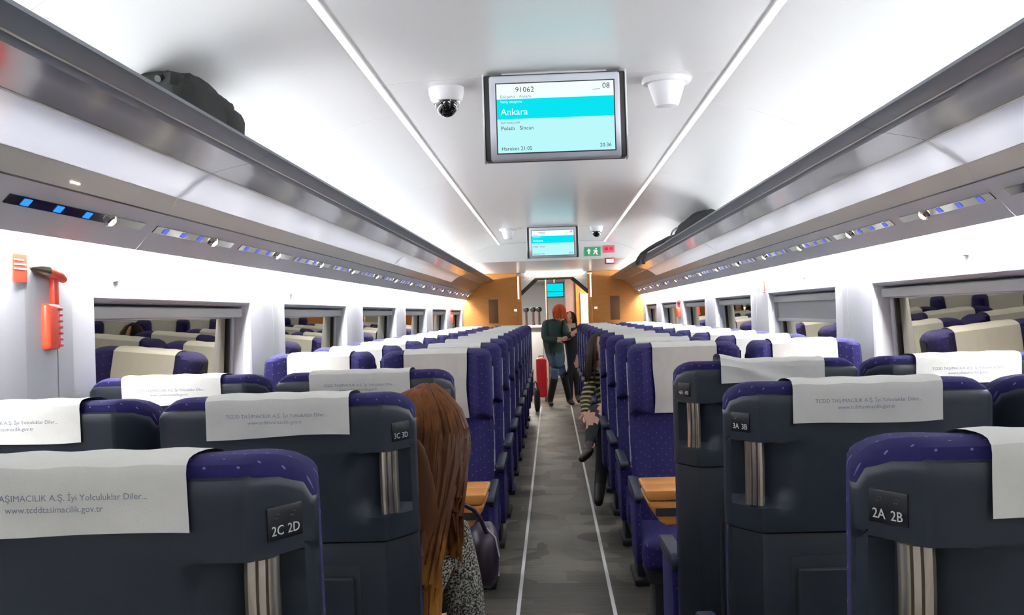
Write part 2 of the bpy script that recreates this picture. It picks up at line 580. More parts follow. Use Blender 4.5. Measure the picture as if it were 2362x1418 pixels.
# side walls: one panel per window, with seams between the panels, window reveals, frames, panes and blinds
def wall_side(s, side):
    root = empty('wall_' + side)
    tag(root, 'white ' + side + ' carriage wall of moulded panels with deep windows', 'wall', kind='structure')
    n = 0
    k0 = -3
    for k in range(k0, 6):
        w0 = WSTART + WP * k
        w1 = w0 + WLEN
        a, b = w0 - 0.26, w0 - 0.26 + WP
        b = min(b, YE)
        if a < Y0:
            a = Y0
        w1 = min(w1, b - 0.1)
        w0 = max(w0, a + 0.1)
        g = 0.003
        mb = MB()
        x = lambda d: s * (WX + d)
        A, B = a + g, b - g
        zt, zb = 1.80, 0.0
        # flat ring around the opening with a soft pillar bulge
        def bx(y, z):
            d = min(abs(y - w0), abs(y - w1)) if (y < w0 or y > w1) else 0
            return -0.012 * smooth01(0.0, 0.16, d)
        ys = sorted(set([A, A + (w0 - A) * 0.35, A + (w0 - A) * 0.7, w0, w1, w1 + (B - w1) * 0.25, w1 + (B - w1) * 0.5, w1 + (B - w1) * 0.75, B]))
        zs = [zb, 0.35, WZ0, WZ1, 1.6, zt]
        P = {}
        V, F = [], []
        for i, y in enumerate(ys):
            for j, z in enumerate(zs):
                P[i, j] = len(V)
                V.append((x(bx(y, z)), y, z))
        i0, i1 = ys.index(w0), ys.index(w1)
        j0, j1 = zs.index(WZ0), zs.index(WZ1)
        for i in range(len(ys) - 1):
            for j in range(len(zs) - 1):
                if i0 <= i < i1 and j0 <= j < j1:
                    continue
                F.append((P[i, j], P[i + 1, j], P[i + 1, j + 1], P[i, j + 1]))
        # panel edges turned back so the seam is a real groove
        for (ii, yy) in ((0, A), (len(ys) - 1, B)):
            base = len(V)
            for j, z in enumerate(zs):
                V.append((x(0.02), yy, z))
            for j in range(len(zs) - 1):
                F.append((P[ii, j], P[ii, j + 1], base + j + 1, base + j))
        # rounded reveal
        prof = [(0.0, 0.0), (0.006, 0.010), (0.018, 0.020), (0.035, 0.026), (0.125, 0.036)]
        rings = []
        for d, ins in prof:
            rings.append([(x(d), w0 + ins, WZ0 + ins), (x(d), w1 - ins, WZ0 + ins), (x(d), w1 - ins, WZ1 - ins * 0.6), (x(d), w0 + ins, WZ1 - ins * 0.6)])
        o0 = len(V)
        for r in rings:
            V += r
        for q in range(len(rings) - 1):
            for i in range(4):
                j = (i + 1) % 4
                F.append((o0 + q * 4 + i, o0 + q * 4 + j, o0 + q * 4 + 4 + j, o0 + q * 4 + 4 + i))
        mb.add(V, F, 'wall_white')
        mb.build('wall_panel', root)
        # dark seam behind the joint
        MB().box(min(x(0.012), x(0.03)), max(x(0.012), x(0.03)), b - 0.02, b + 0.02, 0.0, 1.8, 'seam_dark').build('seam', root)
        # the window itself
        n += 1
        wn = empty('window_%d' % (n + (0 if s < 0 else 10)), (s * (WX + 0.125), (w0 + w1) / 2, WZ0))
        if k >= 0:
            wl_ = ['first', 'second', 'third', 'fourth', 'fifth', 'sixth'][k] + ' window in view along the ' + side + ' wall, dark glass reflecting the seats'
        else:
            wl_ = ['', 'unseen window level with the second seat row', 'unseen window beside the camera', 'unseen window behind the camera'][-k] + ' on the ' + side + ' wall'
        tag(wn, wl_, 'window', 'windows of the ' + side + ' wall', 'structure')
        ya, yb, za, zb_ = w0 + 0.036, w1 - 0.036, WZ0 + 0.036, WZ1 - 0.022
        L = wn.location
        def rel(mb2):
            mb2.v = [(p[0] - L.x - s * 0.040 * (p[2] - WZ0) / (WZ1 - WZ0), p[1] - L.y, p[2] - L.z) for p in mb2.v]
            return mb2
        xx0, xx1 = sorted((x(0.100), x(0.124)))
        f = MB()
        fw = 0.04
        f.box(xx0, xx1, ya, ya + fw, za, zb_, 'frame_grey').box(xx0, xx1, yb - fw, yb, za, zb_, 'frame_grey')
        f.box(xx0, xx1, ya + fw, yb - fw, za, za + fw, 'frame_grey').box(xx0, xx1, ya + fw, yb - fw, zb_ - 0.05, zb_, 'frame_grey')
        rel(f).build('window_frame', wn, bevel=0.005)
        gk = MB()
        gx0, gx1 = sorted((x(0.108), x(0.128)))
        gw = 0.018
        gk.box(gx0, gx1, ya + fw, ya + fw + gw, za + fw, zb_ - 0.05, 'rubber_black').box(gx0, gx1, yb - fw - gw, yb - fw, za + fw, zb_ - 0.05, 'rubber_black')
        gk.box(gx0, gx1, ya + fw + gw, yb - fw - gw, za + fw, za + fw + gw, 'rubber_black')
        rel(gk).build('gasket', wn)
        px0, px1 = sorted((x(0.118), x(0.124)))
        rel(MB().box(px0, px1, ya + 0.01, yb - 0.01, za + 0.01, zb_ - 0.01, 'night_glass')).build('pane', wn)
        # roller blind in its cassette
        cx0, cx1 = sorted((x(0.066), x(0.104)))
        rel(MB().box(cx0, cx1, ya, yb, zb_ - 0.045, zb_ - 0.005, 'blind_grey')).build('blind_cassette', wn, bevel=0.006)
        if s > 0 and k == 1:
            drop = zb_ - 0.15
            bl0, bl1 = sorted((x(0.092), x(0.096)))
            rel(MB().box(bl0, bl1, ya + 0.005, yb - 0.005, drop, zb_ - 0.045, 'blind_grey')).build('roller_blind', wn)
            bb0, bb1 = sorted((x(0.082), x(0.10)))
            rel(MB().box(bb0, bb1, ya + 0.004, yb - 0.004, drop - 0.02, drop, 'white_plastic')).build('blind_rail', wn, bevel=0.004)
    # night outside: outer skin of the coach closing the space behind the panels
    MB().box(*sorted((s * 1.60, s * 1.64)), Y0, YE, 1.53, 2.4, 'seam_dark').build('outer_skin', root)
    return root
wall_side(-1, 'left')
wall_side(1, 'right')

# ceiling: cove profile measured from the arch at the far end
COVE = [(0.0, 2.306), (0.35, 2.303), (0.556, 2.297), (0.65, 2.288), (0.74, 2.272), (0.85, 2.245), (0.96, 2.206), (1.06, 2.155), (1.14, 2.105), (1.22, 2.045), (1.30, 1.975), (1.37, 1.89), (1.42, 1.80), (1.45, 1.70)]
ceil = empty('ceiling')
tag(ceil, 'arched white carriage ceiling with lit side coves', 'ceiling', kind='structure')
cen = [p for p in COVE if p[0] <= 0.645] + [(0.645, 2.289)]
full = [(-x, z) for x, z in reversed(cen[1:])] + cen
ys = [Y0, 3.72, 10.2, YA]
for a, b in zip(ys, ys[1:]):
    mb = MB()
    mb.band(full, 0.02, a + 0.003, b - 0.003, 'ceiling_white')
    mb.build('ceiling_panel', ceil, smooth=True)
cv = [(0.658, 2.287)] + [p for p in COVE if p[0] > 0.66]
for s in (-1, 1):
    yy = [Y0, -2.12, 0.0, 2.12, 4.24, 6.36, 8.48, 10.6, YA]
    for a, b in zip(yy, yy[1:]):
        mb = MB()
        mb.band(cv, 0.02, a + 0.002, b - 0.002, 'ceiling_white')
        if s < 0:
            mb = mb.mirrored()
        mb.build('cove_panel', ceil, smooth=True)
    mb = MB().box(0.640, 0.663, Y0, YA + 0.9, 2.2825, 2.2905, 'led_line')
    if s < 0:
        mb = mb.mirrored()
    o = mb.build('light_line')
    tag(o, 'thin bright light line along the ' + ('left' if s < 0 else 'right') + ' edge of the ceiling panel', 'light strip', 'ceiling light lines')
mb = MB()
mb.band([(-x, z + 0.03) for x, z in reversed(COVE[1:])] + [(x, z + 0.03) for x, z in COVE], 0.01, Y0, YA, 'seam_dark')
mb.build('roof_backing', ceil, smooth=True)

# back wall behind the camera so that no light leaks
bw = MB().box(-1.6, 1.6, Y0 - 0.05, Y0, 0, 2.4, 'wall_white').build('wall_back')
tag(bw, 'plain white partition behind the rear seats', 'wall', kind='structure')

# arch panel closing the cove and the dropped flat ceiling beyond it
arch = [(-x, z) for x, z in reversed(COVE[1:-4])] + COVE[:-4]
arch = [p for p in arch if abs(p[0]) < 1.2]
poly = arch + [(1.185, 2.072), (-1.185, 2.072)]
ar = MB().prism(poly, YA, YA + 0.02, 'ceiling_grey').build('trim_1')
tag(ar, 'grey arched transom panel above the far end of the aisle', 'transom', kind='structure')
dc = MB().box(-1.45, 1.45, YA + 0.02, YE + 0.02, 2.072, 2.10, 'ceiling_white').build('ceiling_lowered')
tag(dc, 'flat lowered ceiling before the end door', 'ceiling', kind='structure')

# LED strips hidden behind the rack lips and behind the service panels
def lamp_strip(name, s, glow, housing, label, group):
    r = empty(name)
    tag(r, label, 'light strip', group)
    for mb, nm in ((glow, 'led_strip'), (housing, 'shield_channel')):
        (mb.mirrored() if s < 0 else mb).build(nm, r)
for s, side in ((-1, 'left'), (1, 'right')):
    lamp_strip('cove_light', s, MB().box(1.300, 1.304, Y0 + 0.1, YE - 0.2, 1.935, 1.972, 'led_up'), MB().box(1.305, 1.318, Y0 + 0.1, YE - 0.2, 1.930, 1.977, 'white_plastic'),
               'white cove light strip at the back of the ' + side + ' luggage rack', 'cove lights')
    lamp_strip('wall_light', s, MB().box(1.400, 1.438, Y0 + 0.1, YE - 0.05, 1.705, 1.709, 'led_wall'), MB().box(1.385, 1.449, Y0 + 0.1, YE - 0.02, 1.711, 1.722, 'white_plastic'),  # channel added out of sight to keep strip light off the cove
               'white light strip washing down the top of the ' + side + ' wall', 'wall wash lights')

# ------------------------------------------------------------------ luggage racks
H0 = 1.42
def Z(h):
    return H0 + h
def rack(s, a, b, label, end=False):
    r = empty('luggage_rack', (0, a, 0))
    tag(r, label, 'luggage rack', 'overhead luggage racks')
    g = 0.0015
    L = b - a
    def put(mb, name, bevel=0.0, smooth=None):
        if s < 0:
            mb = mb.mirrored()
        return mb.build(name, r, bevel=bevel, smooth=smooth)
    lipm = 'reflected_wood' if end else 'lip_grey'
    lip = [(0.945, Z(0.566)), (0.932, Z(0.562)), (0.930, Z(0.552)), (0.940, Z(0.543)), (0.966, Z(0.533)), (0.975, Z(0.529)), (0.985, Z(0.536)), (0.962, Z(0.547)), (0.955, Z(0.558))]
    put(MB().prism(lip, g, L - g, lipm), 'rack_lip', smooth=True)
    lip2 = [(0.977, Z(0.5275)), (0.983, Z(0.527)), (0.987, Z(0.522)), (1.000, Z(0.518)), (1.006, Z(0.524)), (0.990, Z(0.535))]
    put(MB().prism(lip2, g, L - g, 'reflected_wood' if end else 'lip_grey'), 'lower_rail', smooth=True)
    put(MB().prism([(0.9745, Z(0.5275)), (0.978, Z(0.526)), (0.981, Z(0.529)), (0.976, Z(0.531))], g, L - g, 'profile_metal'), 'bright_bead')
    shelf = [(1.000, Z(0.520)), (1.05, Z(0.511)), (1.10, Z(0.500)), (1.132, Z(0.491)), (1.134, Z(0.499)), (1.10, Z(0.508)), (1.05, Z(0.519)), (1.003, Z(0.528))]
    put(MB().prism(shelf, g, L - g, 'reflected_wood' if end else 'shelf_metal'), 'shelf_panel', smooth=True)
    glass = [(1.132, Z(0.491)), (1.19, Z(0.456)), (1.246, Z(0.414)), (1.248, Z(0.420)), (1.192, Z(0.462)), (1.134, Z(0.497))]
    put(MB().prism(glass, g, L - g, 'reflected_wood' if end else 'milky_glass'), 'glass_panel', smooth=True)
    put(MB().box(1.1295, 1.1345, g, L - g, Z(0.4885), Z(0.4925), 'profile_metal'), 'glass_edge')
    prof = [(1.243, Z(0.417)), (1.247, Z(0.411)), (1.262, Z(0.386)), (1.276, Z(0.362)), (1.284, Z(0.366)), (1.252, Z(0.421))]
    put(MB().prism(prof, g, L - g, 'profile_metal'), 'metal_profile', smooth=True)
    pan = [(1.276, Z(0.362)), (1.30, Z(0.345)), (1.345, Z(0.300)), (1.375, Z(0.265)), (1.39, Z(0.250)), (1.396, Z(0.256)), (1.38, Z(0.275)), (1.35, Z(0.310)), (1.305, Z(0.354)), (1.286, Z(0.368))]
    put(MB().prism(pan, g, L - g, 'service_grey'), 'service_panel', smooth=True)
    put(MB().prism([(1.2745, Z(0.3615)), (1.2785, Z(0.3585)), (1.2825, Z(0.3625)), (1.2785, Z(0.3655))], g, L - g, 'dark_frame'), 'shadow_gap')
    # end brackets that carry the shelf on the wall
    for yy in ([0.012, L - 0.02] if not end else [0.012]):
        br = MB().prism([(1.004, Z(0.528)), (1.134, Z(0.500)), (1.248, Z(0.423)), (1.40, Z(0.30)), (1.41, Z(0.36)), (1.25, Z(0.47)), (1.12, Z(0.515))], yy, yy + 0.008, 'lip_grey')
        put(br, 'bracket')
    return r

def light_unit(r, s, y, near):
    """indicator strip with three blue numbers and a reading lamp, set into the service panel"""
    n = Vector((0.045, 0.045)).normalized()      # outward-down direction of the panel in (x, -z)
    c = (1.3275, Z(0.3175))
    d = Vector((1, -1)).normalized()             # along the panel, towards the wall
    nn = Vector((-1, -1)).normalized()           # out of the panel
    def P(al, out):
        return (c[0] + d.x * al + nn.x * out, c[1] + d.y * al + nn.y * out)
    def slab(mb, al0, al1, o0, o1, y0, y1, m):
        mb.prism([P(al0, o0), P(al1, o0), P(al1, o1), P(al0, o1)], y0, y1, m)
    def put(mb, name, parent):
        if s < 0:
            mb = mb.mirrored()
        return mb.build(name, parent)
    mb = MB()
    slab(mb, -0.014, 0.014, -0.002, 0.003, y, y + 0.80, 'strip_black')
    st = put(mb, 'indicator_strip', r)
    for i in range(3):
        yy = y + 0.07 + i * 0.165
        mb = MB()
        slab(mb, -0.010, 0.010, 0.002, 0.005, yy, yy + 0.036, 'blue_led' if near else 'blue_led_soft')
        put(mb, 'number_light', st)
    for yy in (y + 0.56,):
        mb = MB()
        cc = Vector((P(0, 0.002)[0], yy, P(0, 0.002)[1]))
        ax = Vector((nn.x, 0, nn.y))
        u = Vector((0, 1, 0))
        w = ax.cross(u)
        rings = []
        for rr, h in ((0.021, 0.0), (0.021, 0.008), (0.016, 0.012)):
            rings.append([cc + ax * h + (u * math.cos(t) + w * math.sin(t)) * rr for t in [2 * PI * q / 16 for q in range(16)]])
        mb.loft(rings, 'chrome')
        lens = put(mb, 'reading_lamp', st)
        mb = MB()
        rings = []
        for rr, h in ((0.0155, 0.0115), (0.012, 0.016), (0.004, 0.018)):
            rings.append([cc + ax * h + (u * math.cos(t) + w * math.sin(t)) * rr for t in [2 * PI * q / 12 for q in range(12)]])
        mb.loft(rings, 'reading_glow' if near else 'reading_bright')
        put(mb, 'lamp_lens', st)
    # small glowing blocks painting glints on the profile above
    mb = MB()
    for q in range(3):
        mb.box(1.262, 1.268, y + 0.20 + q * 0.018, y + 0.21 + q * 0.018, Z(0.376), Z(0.381), 'reading_glow')
    if near:
        put(mb, 'profile_glints', st)

for s, side in ((-1, 'left'), (1, 'right')):
    sh = 0.0 if s < 0 else -0.14
    bounds = [Y0, 3.24 + sh, 7.74 + sh, 12.24 + sh]
    names = ['nearest', 'middle', 'far']
    rk = []
    for (a, b), nm in zip(zip(bounds, bounds[1:]), names):
        r = rack(s, a, b, nm + ' section of the grey and glass luggage rack over the ' + side + ' windows')
        rk.append((a, b, r))
    a, b = 12.24 + sh, YE
    r = rack(s, a, b, 'brownish end section of the ' + side + ' luggage rack, coloured as if mirroring the end partition', end=True)
    rk.append((a, b, r))
    y = 2.35 - 0.90 * 7 + sh
    while y < 15.0:
        for a, b, r in rk:
            if a < y and y + 0.82 < b:
                light_unit(r, s, y - a, y < 3.0)
        y += 0.90

# ------------------------------------------------------------------ end partition, doorway and what lies beyond
DXL, DXR = -0.50, 0.56
for s, side in ((-1, 'left'), (1, 'right')):
    x0, x1 = (-1.47, DXL - 0.07) if s < 0 else (DXR + 0.07, 1.47)
    ew = MB().box(x0, x1, YE, YE + 0.06, 0, 2.075, 'wood_panel').build('wall_end_' + side)
    tag(ew, 'orange wood partition ' + side + ' of the end door', 'wall', kind='structure')
    c = -0.955 if s < 0 else 0.985
    rcs = MB().box(c - 0.075, c + 0.075, YE - 0.006, YE + 0.01, 1.285, 1.665, 'brown_recess').build('notice_panel', None, bevel=0.004)
    tag(rcs, 'dark brown upright panel on the ' + side + ' wooden partition', 'panel', 'brown panels on the end partition')
    c = -0.60 if s < 0 else 0.68
    bt = MB().box(c - 0.022, c + 0.022, YE - 0.012, YE, 1.468, 1.500, 'reading_glow')
    bt = bt.build('door_button', None, bevel=0.005)
    tag(bt, 'small lit button beside the end door on the ' + side + ' partition', 'button', 'door buttons')
door = empty('door_1', ((DXL + DXR) / 2, YE, 0))
tag(door, 'open end doorway with dark chamfered frame', 'doorway', kind='structure')
def drel(mb):
    L = door.location
    mb.v = [(p[0] - L.x, p[1] - L.y, p[2] - L.z) for p in mb.v]
    return mb
for s, xa, xb in ((-1, DXL - 0.07, DXL), (1, DXR, DXR + 0.07)):
    drel(MB().box(xa, xb, YE - 0.01, YE + 0.10, 0, 2.03, 'wood_panel')).build('jamb', door, bevel=0.006)
    xs = xa + 0.012 if s < 0 else xb - 0.034
    drel(MB().box(xs, xs + 0.022, YE - 0.018, YE - 0.010, 1.66, 2.02, 'warm_strip')).build('lit_strip', door)
poly = [(DXL, 1.99), (DXL, 2.06), (DXR, 2.06), (DXR, 1.99)]
drel(MB().box(DXL, DXR, YE, YE + 0.06, 1.985, 2.072, 'ceiling_grey')).build('lintel', door)
for s, xa in ((-1, DXL), (1, DXR)):
    c = [(xa, 1.985), (xa - s * 0.30, 1.985), (xa - s * 0.26, 1.945), (xa, 1.71)]
    drel(MB().prism(c, YE + 0.01, YE + 0.07, 'dark_frame')).build('corner_gusset', door)
    c = [(xa - s * 0.0, 1.985), (xa - s * 0.22, 1.985), (xa, 1.79)]
    drel(MB().prism(c, YE - 0.004, YE + 0.012, 'service_grey')).build('corner_plate', door)
drel(MB().box(DXL, DXR, YE + 0.0, YE + 0.05, 1.955, 1.986, 'dark_frame')).build('header_seal', door)
lb = MB().box(-0.42, 0.49, YE - 0.05, YE - 0.005, 2.048, 2.066, 'door_glow').build('door_light', None, bevel=0.006)
tag(lb, 'warm white light bar above the end door', 'light strip')
th = MB()
for k in range(4):
    th.box(DXL + 0.02, DXR - 0.02, YE + 0.05 + k * 0.16, YE + 0.13 + k * 0.16, 0.0, 0.006, 'steel')
tag(th.build('threshold_plate'), 'ribbed steel threshold plate under the end doorway', 'threshold', kind='structure')

# vestibule and the bar area beyond the door
vw = MB().box(-1.5, -1.42, YE + 0.06, 22.0, 0, 2.1, 'wall_white').build('wall_vestibule')
tag(vw, 'pale wall of the area beyond the end door', 'wall', kind='structure')
vc = MB().box(-1.5, 1.5, YE + 0.06, 22.0, 2.06, 2.1, 'ceiling_grey').build('ceiling_vestibule')
tag(vc, 'grey ceiling beyond the end door', 'ceiling', kind='structure')
vb = MB().box(-1.5, 1.5, 21.95, 22.0, 0, 2.1, 'wall_white').build('wall_far')
tag(vb, 'pale far wall seen through the end door', 'wall', kind='structure')
vr = MB().box(0.40, 1.5, 17.3, 17.36, 0, 2.06, 'wood_panel').build('wall_corridor')
tag(vr, 'orange wood corridor wall seen through the end door', 'wall', kind='structure')
vr2 = MB().box(0.22, 0.40, 17.36, 17.44, 0, 2.06, 'rose_wall').build('wall_pillar')
tag(vr2, 'narrow rose grey pillar beside the corridor wall', 'pillar', kind='structure')
gd = empty('door_2', (0.56, 17.29, 0))
tag(gd, 'narrow grey door in the orange corridor wall', 'door', kind='structure')
MB().box(-0.07, 0.07, -0.02, 0.0, 0.05, 1.74, 'grey_door').build('door_leaf', gd, bevel=0.006)
MB().box(-0.085, -0.07, -0.025, 0.0, 0.0, 1.76, 'white_plastic').build('door_frame', gd)
rl = MB().lathe([(0.09, 0.0), (0.09, -0.015), (0.07, -0.03), (0.02, -0.036)], 'lamp_round', 20).build('ceiling_lamp')
rl.location = (0.07, 17.0, 2.06)
tag(rl, 'round glowing ceiling lamp beyond the end door', 'lamp')
for k, (x, y) in enumerate(((-0.75, 17.6), (-0.75, 19.6))):
    vl = MB().box(x - 0.4, x + 0.4, y - 0.12, y + 0.12, 2.045, 2.058, 'vestibule_panel').build('ceiling_light_panel')
    tag(vl, ('front' if k == 0 else 'rear') + ' rectangular ceiling light over the counter beyond the door', 'ceiling light', 'bar ceiling lights')
vl = MB().box(0.65, 1.05, 16.5, 16.9, 2.045, 2.058, 'vestibule_panel').build('ceiling_light_panel')
tag(vl, 'ceiling light before the orange corridor wall', 'ceiling light')
ct = empty('bar_counter', (-0.62, 18.6, 0))
tag(ct, 'white bar counter beyond the end door', 'counter')
MB().box(-0.65, 0.42, -0.25, 0.25, 0, 1.16, 'wall_white').build('counter_body', ct, bevel=0.01)
MB().box(-0.70, 0.50, -0.32, 0.30, 1.16, 1.21, 'white_plastic').build('counter_top', ct, bevel=0.015)
for k, x in enumerate((-0.50, -0.37, -0.26)):
    d = empty('drink_dispenser', (x, 18.6, 1.21))
    tag(d, ('leftmost', 'middle', 'rightmost')[k] + ' dark round-headed dispenser standing on the white counter', 'dispenser', 'dispensers on the counter')
    MB().lathe([(0.035, 0), (0.035, 0.015), (0.022, 0.03), (0.022, 0.24)], 'dispenser_brown', 14).build('stem', d, smooth=True)
    MB().ellipsoid((0, 0, 0.285), (0.055, 0.055, 0.05), 'rubber_black').build('round_head', d, smooth=True)
sc = empty('information_screen', (0.04, 18.2, 1.70))
tag(sc, 'cyan double information screen beyond the end door', 'screen')
MB().box(-0.17, 0.17, 0.0, 0.05, 0.0, 0.27, 'dark_frame').build('screen_housing', sc, bevel=0.006)
MB().box(-0.155, 0.155, -0.004, 0.0, 0.115, 0.255, 'screen_cyan').build('display_face', sc)
MB().box(-0.155, 0.155, -0.004, 0.0, 0.02, 0.10, 'screen_cyan').build('display_face', sc)
MB().tube([(0, 0.025, 0.27), (0, 0.025, 0.36)], 0.012, 'steel').build('hanger', sc)
po = MB().tube([(-0.11, 17.9, 0), (-0.11, 17.9, 2.06)], 0.018, 'steel', 12).build('grab_pole', smooth=True)
tag(po, 'upright steel grab pole beside the bar counter', 'pole')

# signs on the arch
def arrow(mb, cx, cz, y, w, m, d):
    mb.prism([(cx - w, cz), (cx - w * 0.2, cz + w * 0.9), (cx - w * 0.2, cz + w * 0.3), (cx + w, cz + w * 0.3), (cx + w, cz - w * 0.3), (cx - w * 0.2, cz - w * 0.3), (cx - w * 0.2, cz - w * 0.9)], y - 0.002, y, m)
es = empty('exit_sign', (0.50, YA - 0.004, 2.165))
tag(es, 'green exit pictogram on the arched transom', 'sign')
MB().box(-0.10, 0.10, -0.004, 0.003, -0.055, 0.055, 'green_sign').build('sign_plate', es)
mb = MB()
mb.prism([(-0.055, -0.03), (-0.035, -0.03), (-0.035, 0.005), (-0.02, 0.005), (-0.045, 0.04), (-0.07, 0.005), (-0.055, 0.005)], -0.006, -0.004, 'sign_white')
mb.build('arrow_mark', es)
mb = MB()
mb.ellipsoid((0.045, -0.005, 0.034), (0.010, 0.002, 0.010), 'sign_white', 10, 6)
mb.prism([(0.02, 0.02), (0.05, 0.022), (0.068, -0.002), (0.05, -0.004), (0.066, -0.04), (0.052, -0.042), (0.036, -0.014), (0.018, -0.036), (0.006, -0.032), (0.028, 0.0), (0.008, 0.002)], -0.006, -0.004, 'sign_white')
mb.build('running_figure', es)
rs = empty('no_smoking_sign', (0.70, YA - 0.004, 2.19))
tag(rs, 'crimson pictogram sign beside the green exit pictogram', 'sign')
MB().box(-0.07, 0.07, -0.004, 0.003, -0.045, 0.045, 'crimson_sign').build('sign_plate', rs)
mb = MB().box(-0.045, -0.01, -0.006, -0.004, -0.012, 0.022, 'red_dark').box(0.012, 0.05, -0.006, -0.004, -0.012, 0.022, 'red_dark')
mb.build('pictogram', rs)
eb = empty('alarm_box', (0.71, YA - 0.012, 2.045))
tag(eb, 'red framed white alarm box below the crimson sign', 'alarm box')
MB().box(-0.062, 0.062, -0.01, 0.04, -0.04, 0.035, 'red_dark').build('box_frame', eb, bevel=0.008)
MB().box(-0.045, 0.045, -0.013, -0.009, -0.026, 0.022, 'sign_white').build('box_face', eb, bevel=0.003)

# ------------------------------------------------------------------ ceiling displays, domes and cones
def display(y, label, text):
    d = empty('information_display', (0.005, y, 1.975))
    d.scale = (1.07, 1.0, 1.07)
    tag(d, label, 'display', 'ceiling displays')
    MB().box(-0.240, 0.240, 0.004, 0.075, 0.006, 0.298, 'dark_frame').build('housing', d, bevel=0.006)
    MB().box(-0.2215, 0.2215, -0.012, 0.03, 0.003, 0.292, 'bezel_silver').build('bezel', d, bevel=0.008, seg=3)
    for s in (-1, 1):
        MB().box(*sorted((s * 0.240, s * 0.245)), -0.004, 0.05, 0.0, 0.302, 'white_plastic').build('side_cheek', d, bevel=0.002)
    MB().box(-0.18, 0.18, 0.03, 0.07, 0.295, 0.325, 'white_plastic').build('mount', d, bevel=0.004)
    sx0, sx1, sz0, sz1 = -0.196, 0.200, 0.028, 0.262
    MB().box(sx0 - 0.004, sx1 + 0.004, -0.0128, -0.008, sz0 - 0.004, sz1 + 0.004, 'dark_frame').build('screen_surround', d)
    h = sz1 - sz0
    s1 = MB().box(sx0, sx1, -0.0138, -0.010, sz1 - 0.22 * h, sz1, 'screen_white').build('screen_header', d)
    s2 = MB().box(sx0, sx1, -0.0138, -0.010, sz1 - 0.51 * h, sz1 - 0.22 * h, 'screen_cyan').build('screen_band', d)
    s3 = MB().box(sx0, sx1, -0.0138, -0.010, sz0, sz1 - 0.51 * h, 'screen_pale').build('screen_body', d)
    R = (PI / 2, 0, 0)
    yt = -0.0142
    X = lambda f: sx0 + f * (sx1 - sx0)
    Zf = lambda f: sz1 - f * h
    if text:
        lettering('91062', 0.026, (X(0.16), yt, Zf(0.125)), R, 'dark_frame', s1, sx=1.0)
        lettering('__ 08', 0.026, (X(0.97), yt, Zf(0.11)), R, 'dark_frame', s1, 'RIGHT')
        lettering('Eskişehir - Ankara', 0.014, (X(0.03), yt, Zf(0.205)), R, 'print_grey', s1)
        lettering('Ankara', 0.032, (X(0.03), yt, Zf(0.45)), R, 'screen_white_text', s2)
        lettering('Varış istasyonu', 0.012, (X(0.03), yt, Zf(0.275)), R, 'screen_white_text', s2)
        lettering('Ara istasyonlar', 0.011, (X(0.03), yt, Zf(0.575)), R, 'print_grey', s3)
        lettering('Polatlı   Sincan', 0.019, (X(0.03), yt, Zf(0.67)), R, 'dark_frame', s3)
        lettering('Hareket 21:05', 0.018, (X(0.03), yt, Zf(0.965)), R, 'dark_frame', s3)
        lettering('20:36', 0.018, (X(0.97), yt, Zf(0.955)), R, 'dark_frame', s3, 'RIGHT')
    return d
emission('screen_white_text', (235, 255, 255), 0.72)
display(3.64, 'large silver framed information display hanging nearest under the ceiling', True)
display(10.12, 'small distant information display under the ceiling before the arch', True)

def dome(x, y, label):
    d = empty('dome_camera', (x, y, 2.30))
    tag(d, label, 'camera', 'ceiling dome cameras')
    MB().lathe([(0.070, 0.012), (0.068, -0.02), (0.062, -0.04), (0.056, -0.05), (0.046, -0.052)], 'white_plastic', 28).build('housing', d, smooth=True)
    prof = [(0.048 * math.cos(t), -0.050 - 0.060 * math.sin(t)) for t in [PI / 2 * k / 8 for k in range(8)]] + [(0.003, -0.110)]
    MB().lathe(prof, 'camera_glass', 24).build('dome', d, smooth=True)
    MB().lathe([(0.050, -0.048), (0.053, -0.052), (0.050, -0.058), (0.047, -0.056)], 'chrome', 24).build('dome_ring', d, smooth=True)
    return d
def cone(x, y, label):
    d = empty('ceiling_speaker', (x, y, 2.302))
    tag(d, label, 'speaker', 'white ceiling cones')
    MB().lathe([(0.082, 0.012), (0.092, -0.002), (0.094, -0.012), (0.088, -0.020), (0.070, -0.022)], 'white_plastic', 28).build('flange', d, smooth=True)
    MB().lathe([(0.072, -0.018), (0.062, -0.05), (0.046, -0.098), (0.042, -0.106), (0.030, -0.109)], 'white_plastic', 28).build('cone_body', d, smooth=True)
    return d
dome(-0.41, 3.86, 'black dome camera in white housing left of the near display')
cone(0.435, 3.84, 'white cone on the ceiling right of the near display')
dome(0.46, 10.35, 'black dome camera right of the far display')
cone(-0.45, 10.3, 'white cone on the ceiling left of the far display')

# ------------------------------------------------------------------ seats
TILT = 0.08
def ty(z):
    return (1.235 - z) * TILT
def yback(x):
    return 0.0 if x < 0.212 else (x - 0.212) / 0.05 * 0.084
def yfront(x, z):
    a = abs(x)
    y = 0.112 + 0.018 * smooth01(0.95, 1.03, z)
    y += 0.062 * smooth01(0.150, 0.205, a) * smooth01(0.935, 0.965, z)
    y += 0.030 * smooth01(0.165, 0.225, a) * (1 - smooth01(0.91, 0.94, z)) * smooth01(0.45, 0.6, z)
    y += 0.022 * math.exp(-((z - 0.66) / 0.14) ** 2)
    y += 0.010 * smooth01(0.9, 0.95, z)
    return y
HW = 0.263
def ztop(x):
    a = max(0.0, abs(x) - (HW - 0.055))
    return 1.264 - (0.055 - math.sqrt(max(0.0, 0.055 ** 2 - min(a, 0.055) ** 2))) * (0.9)

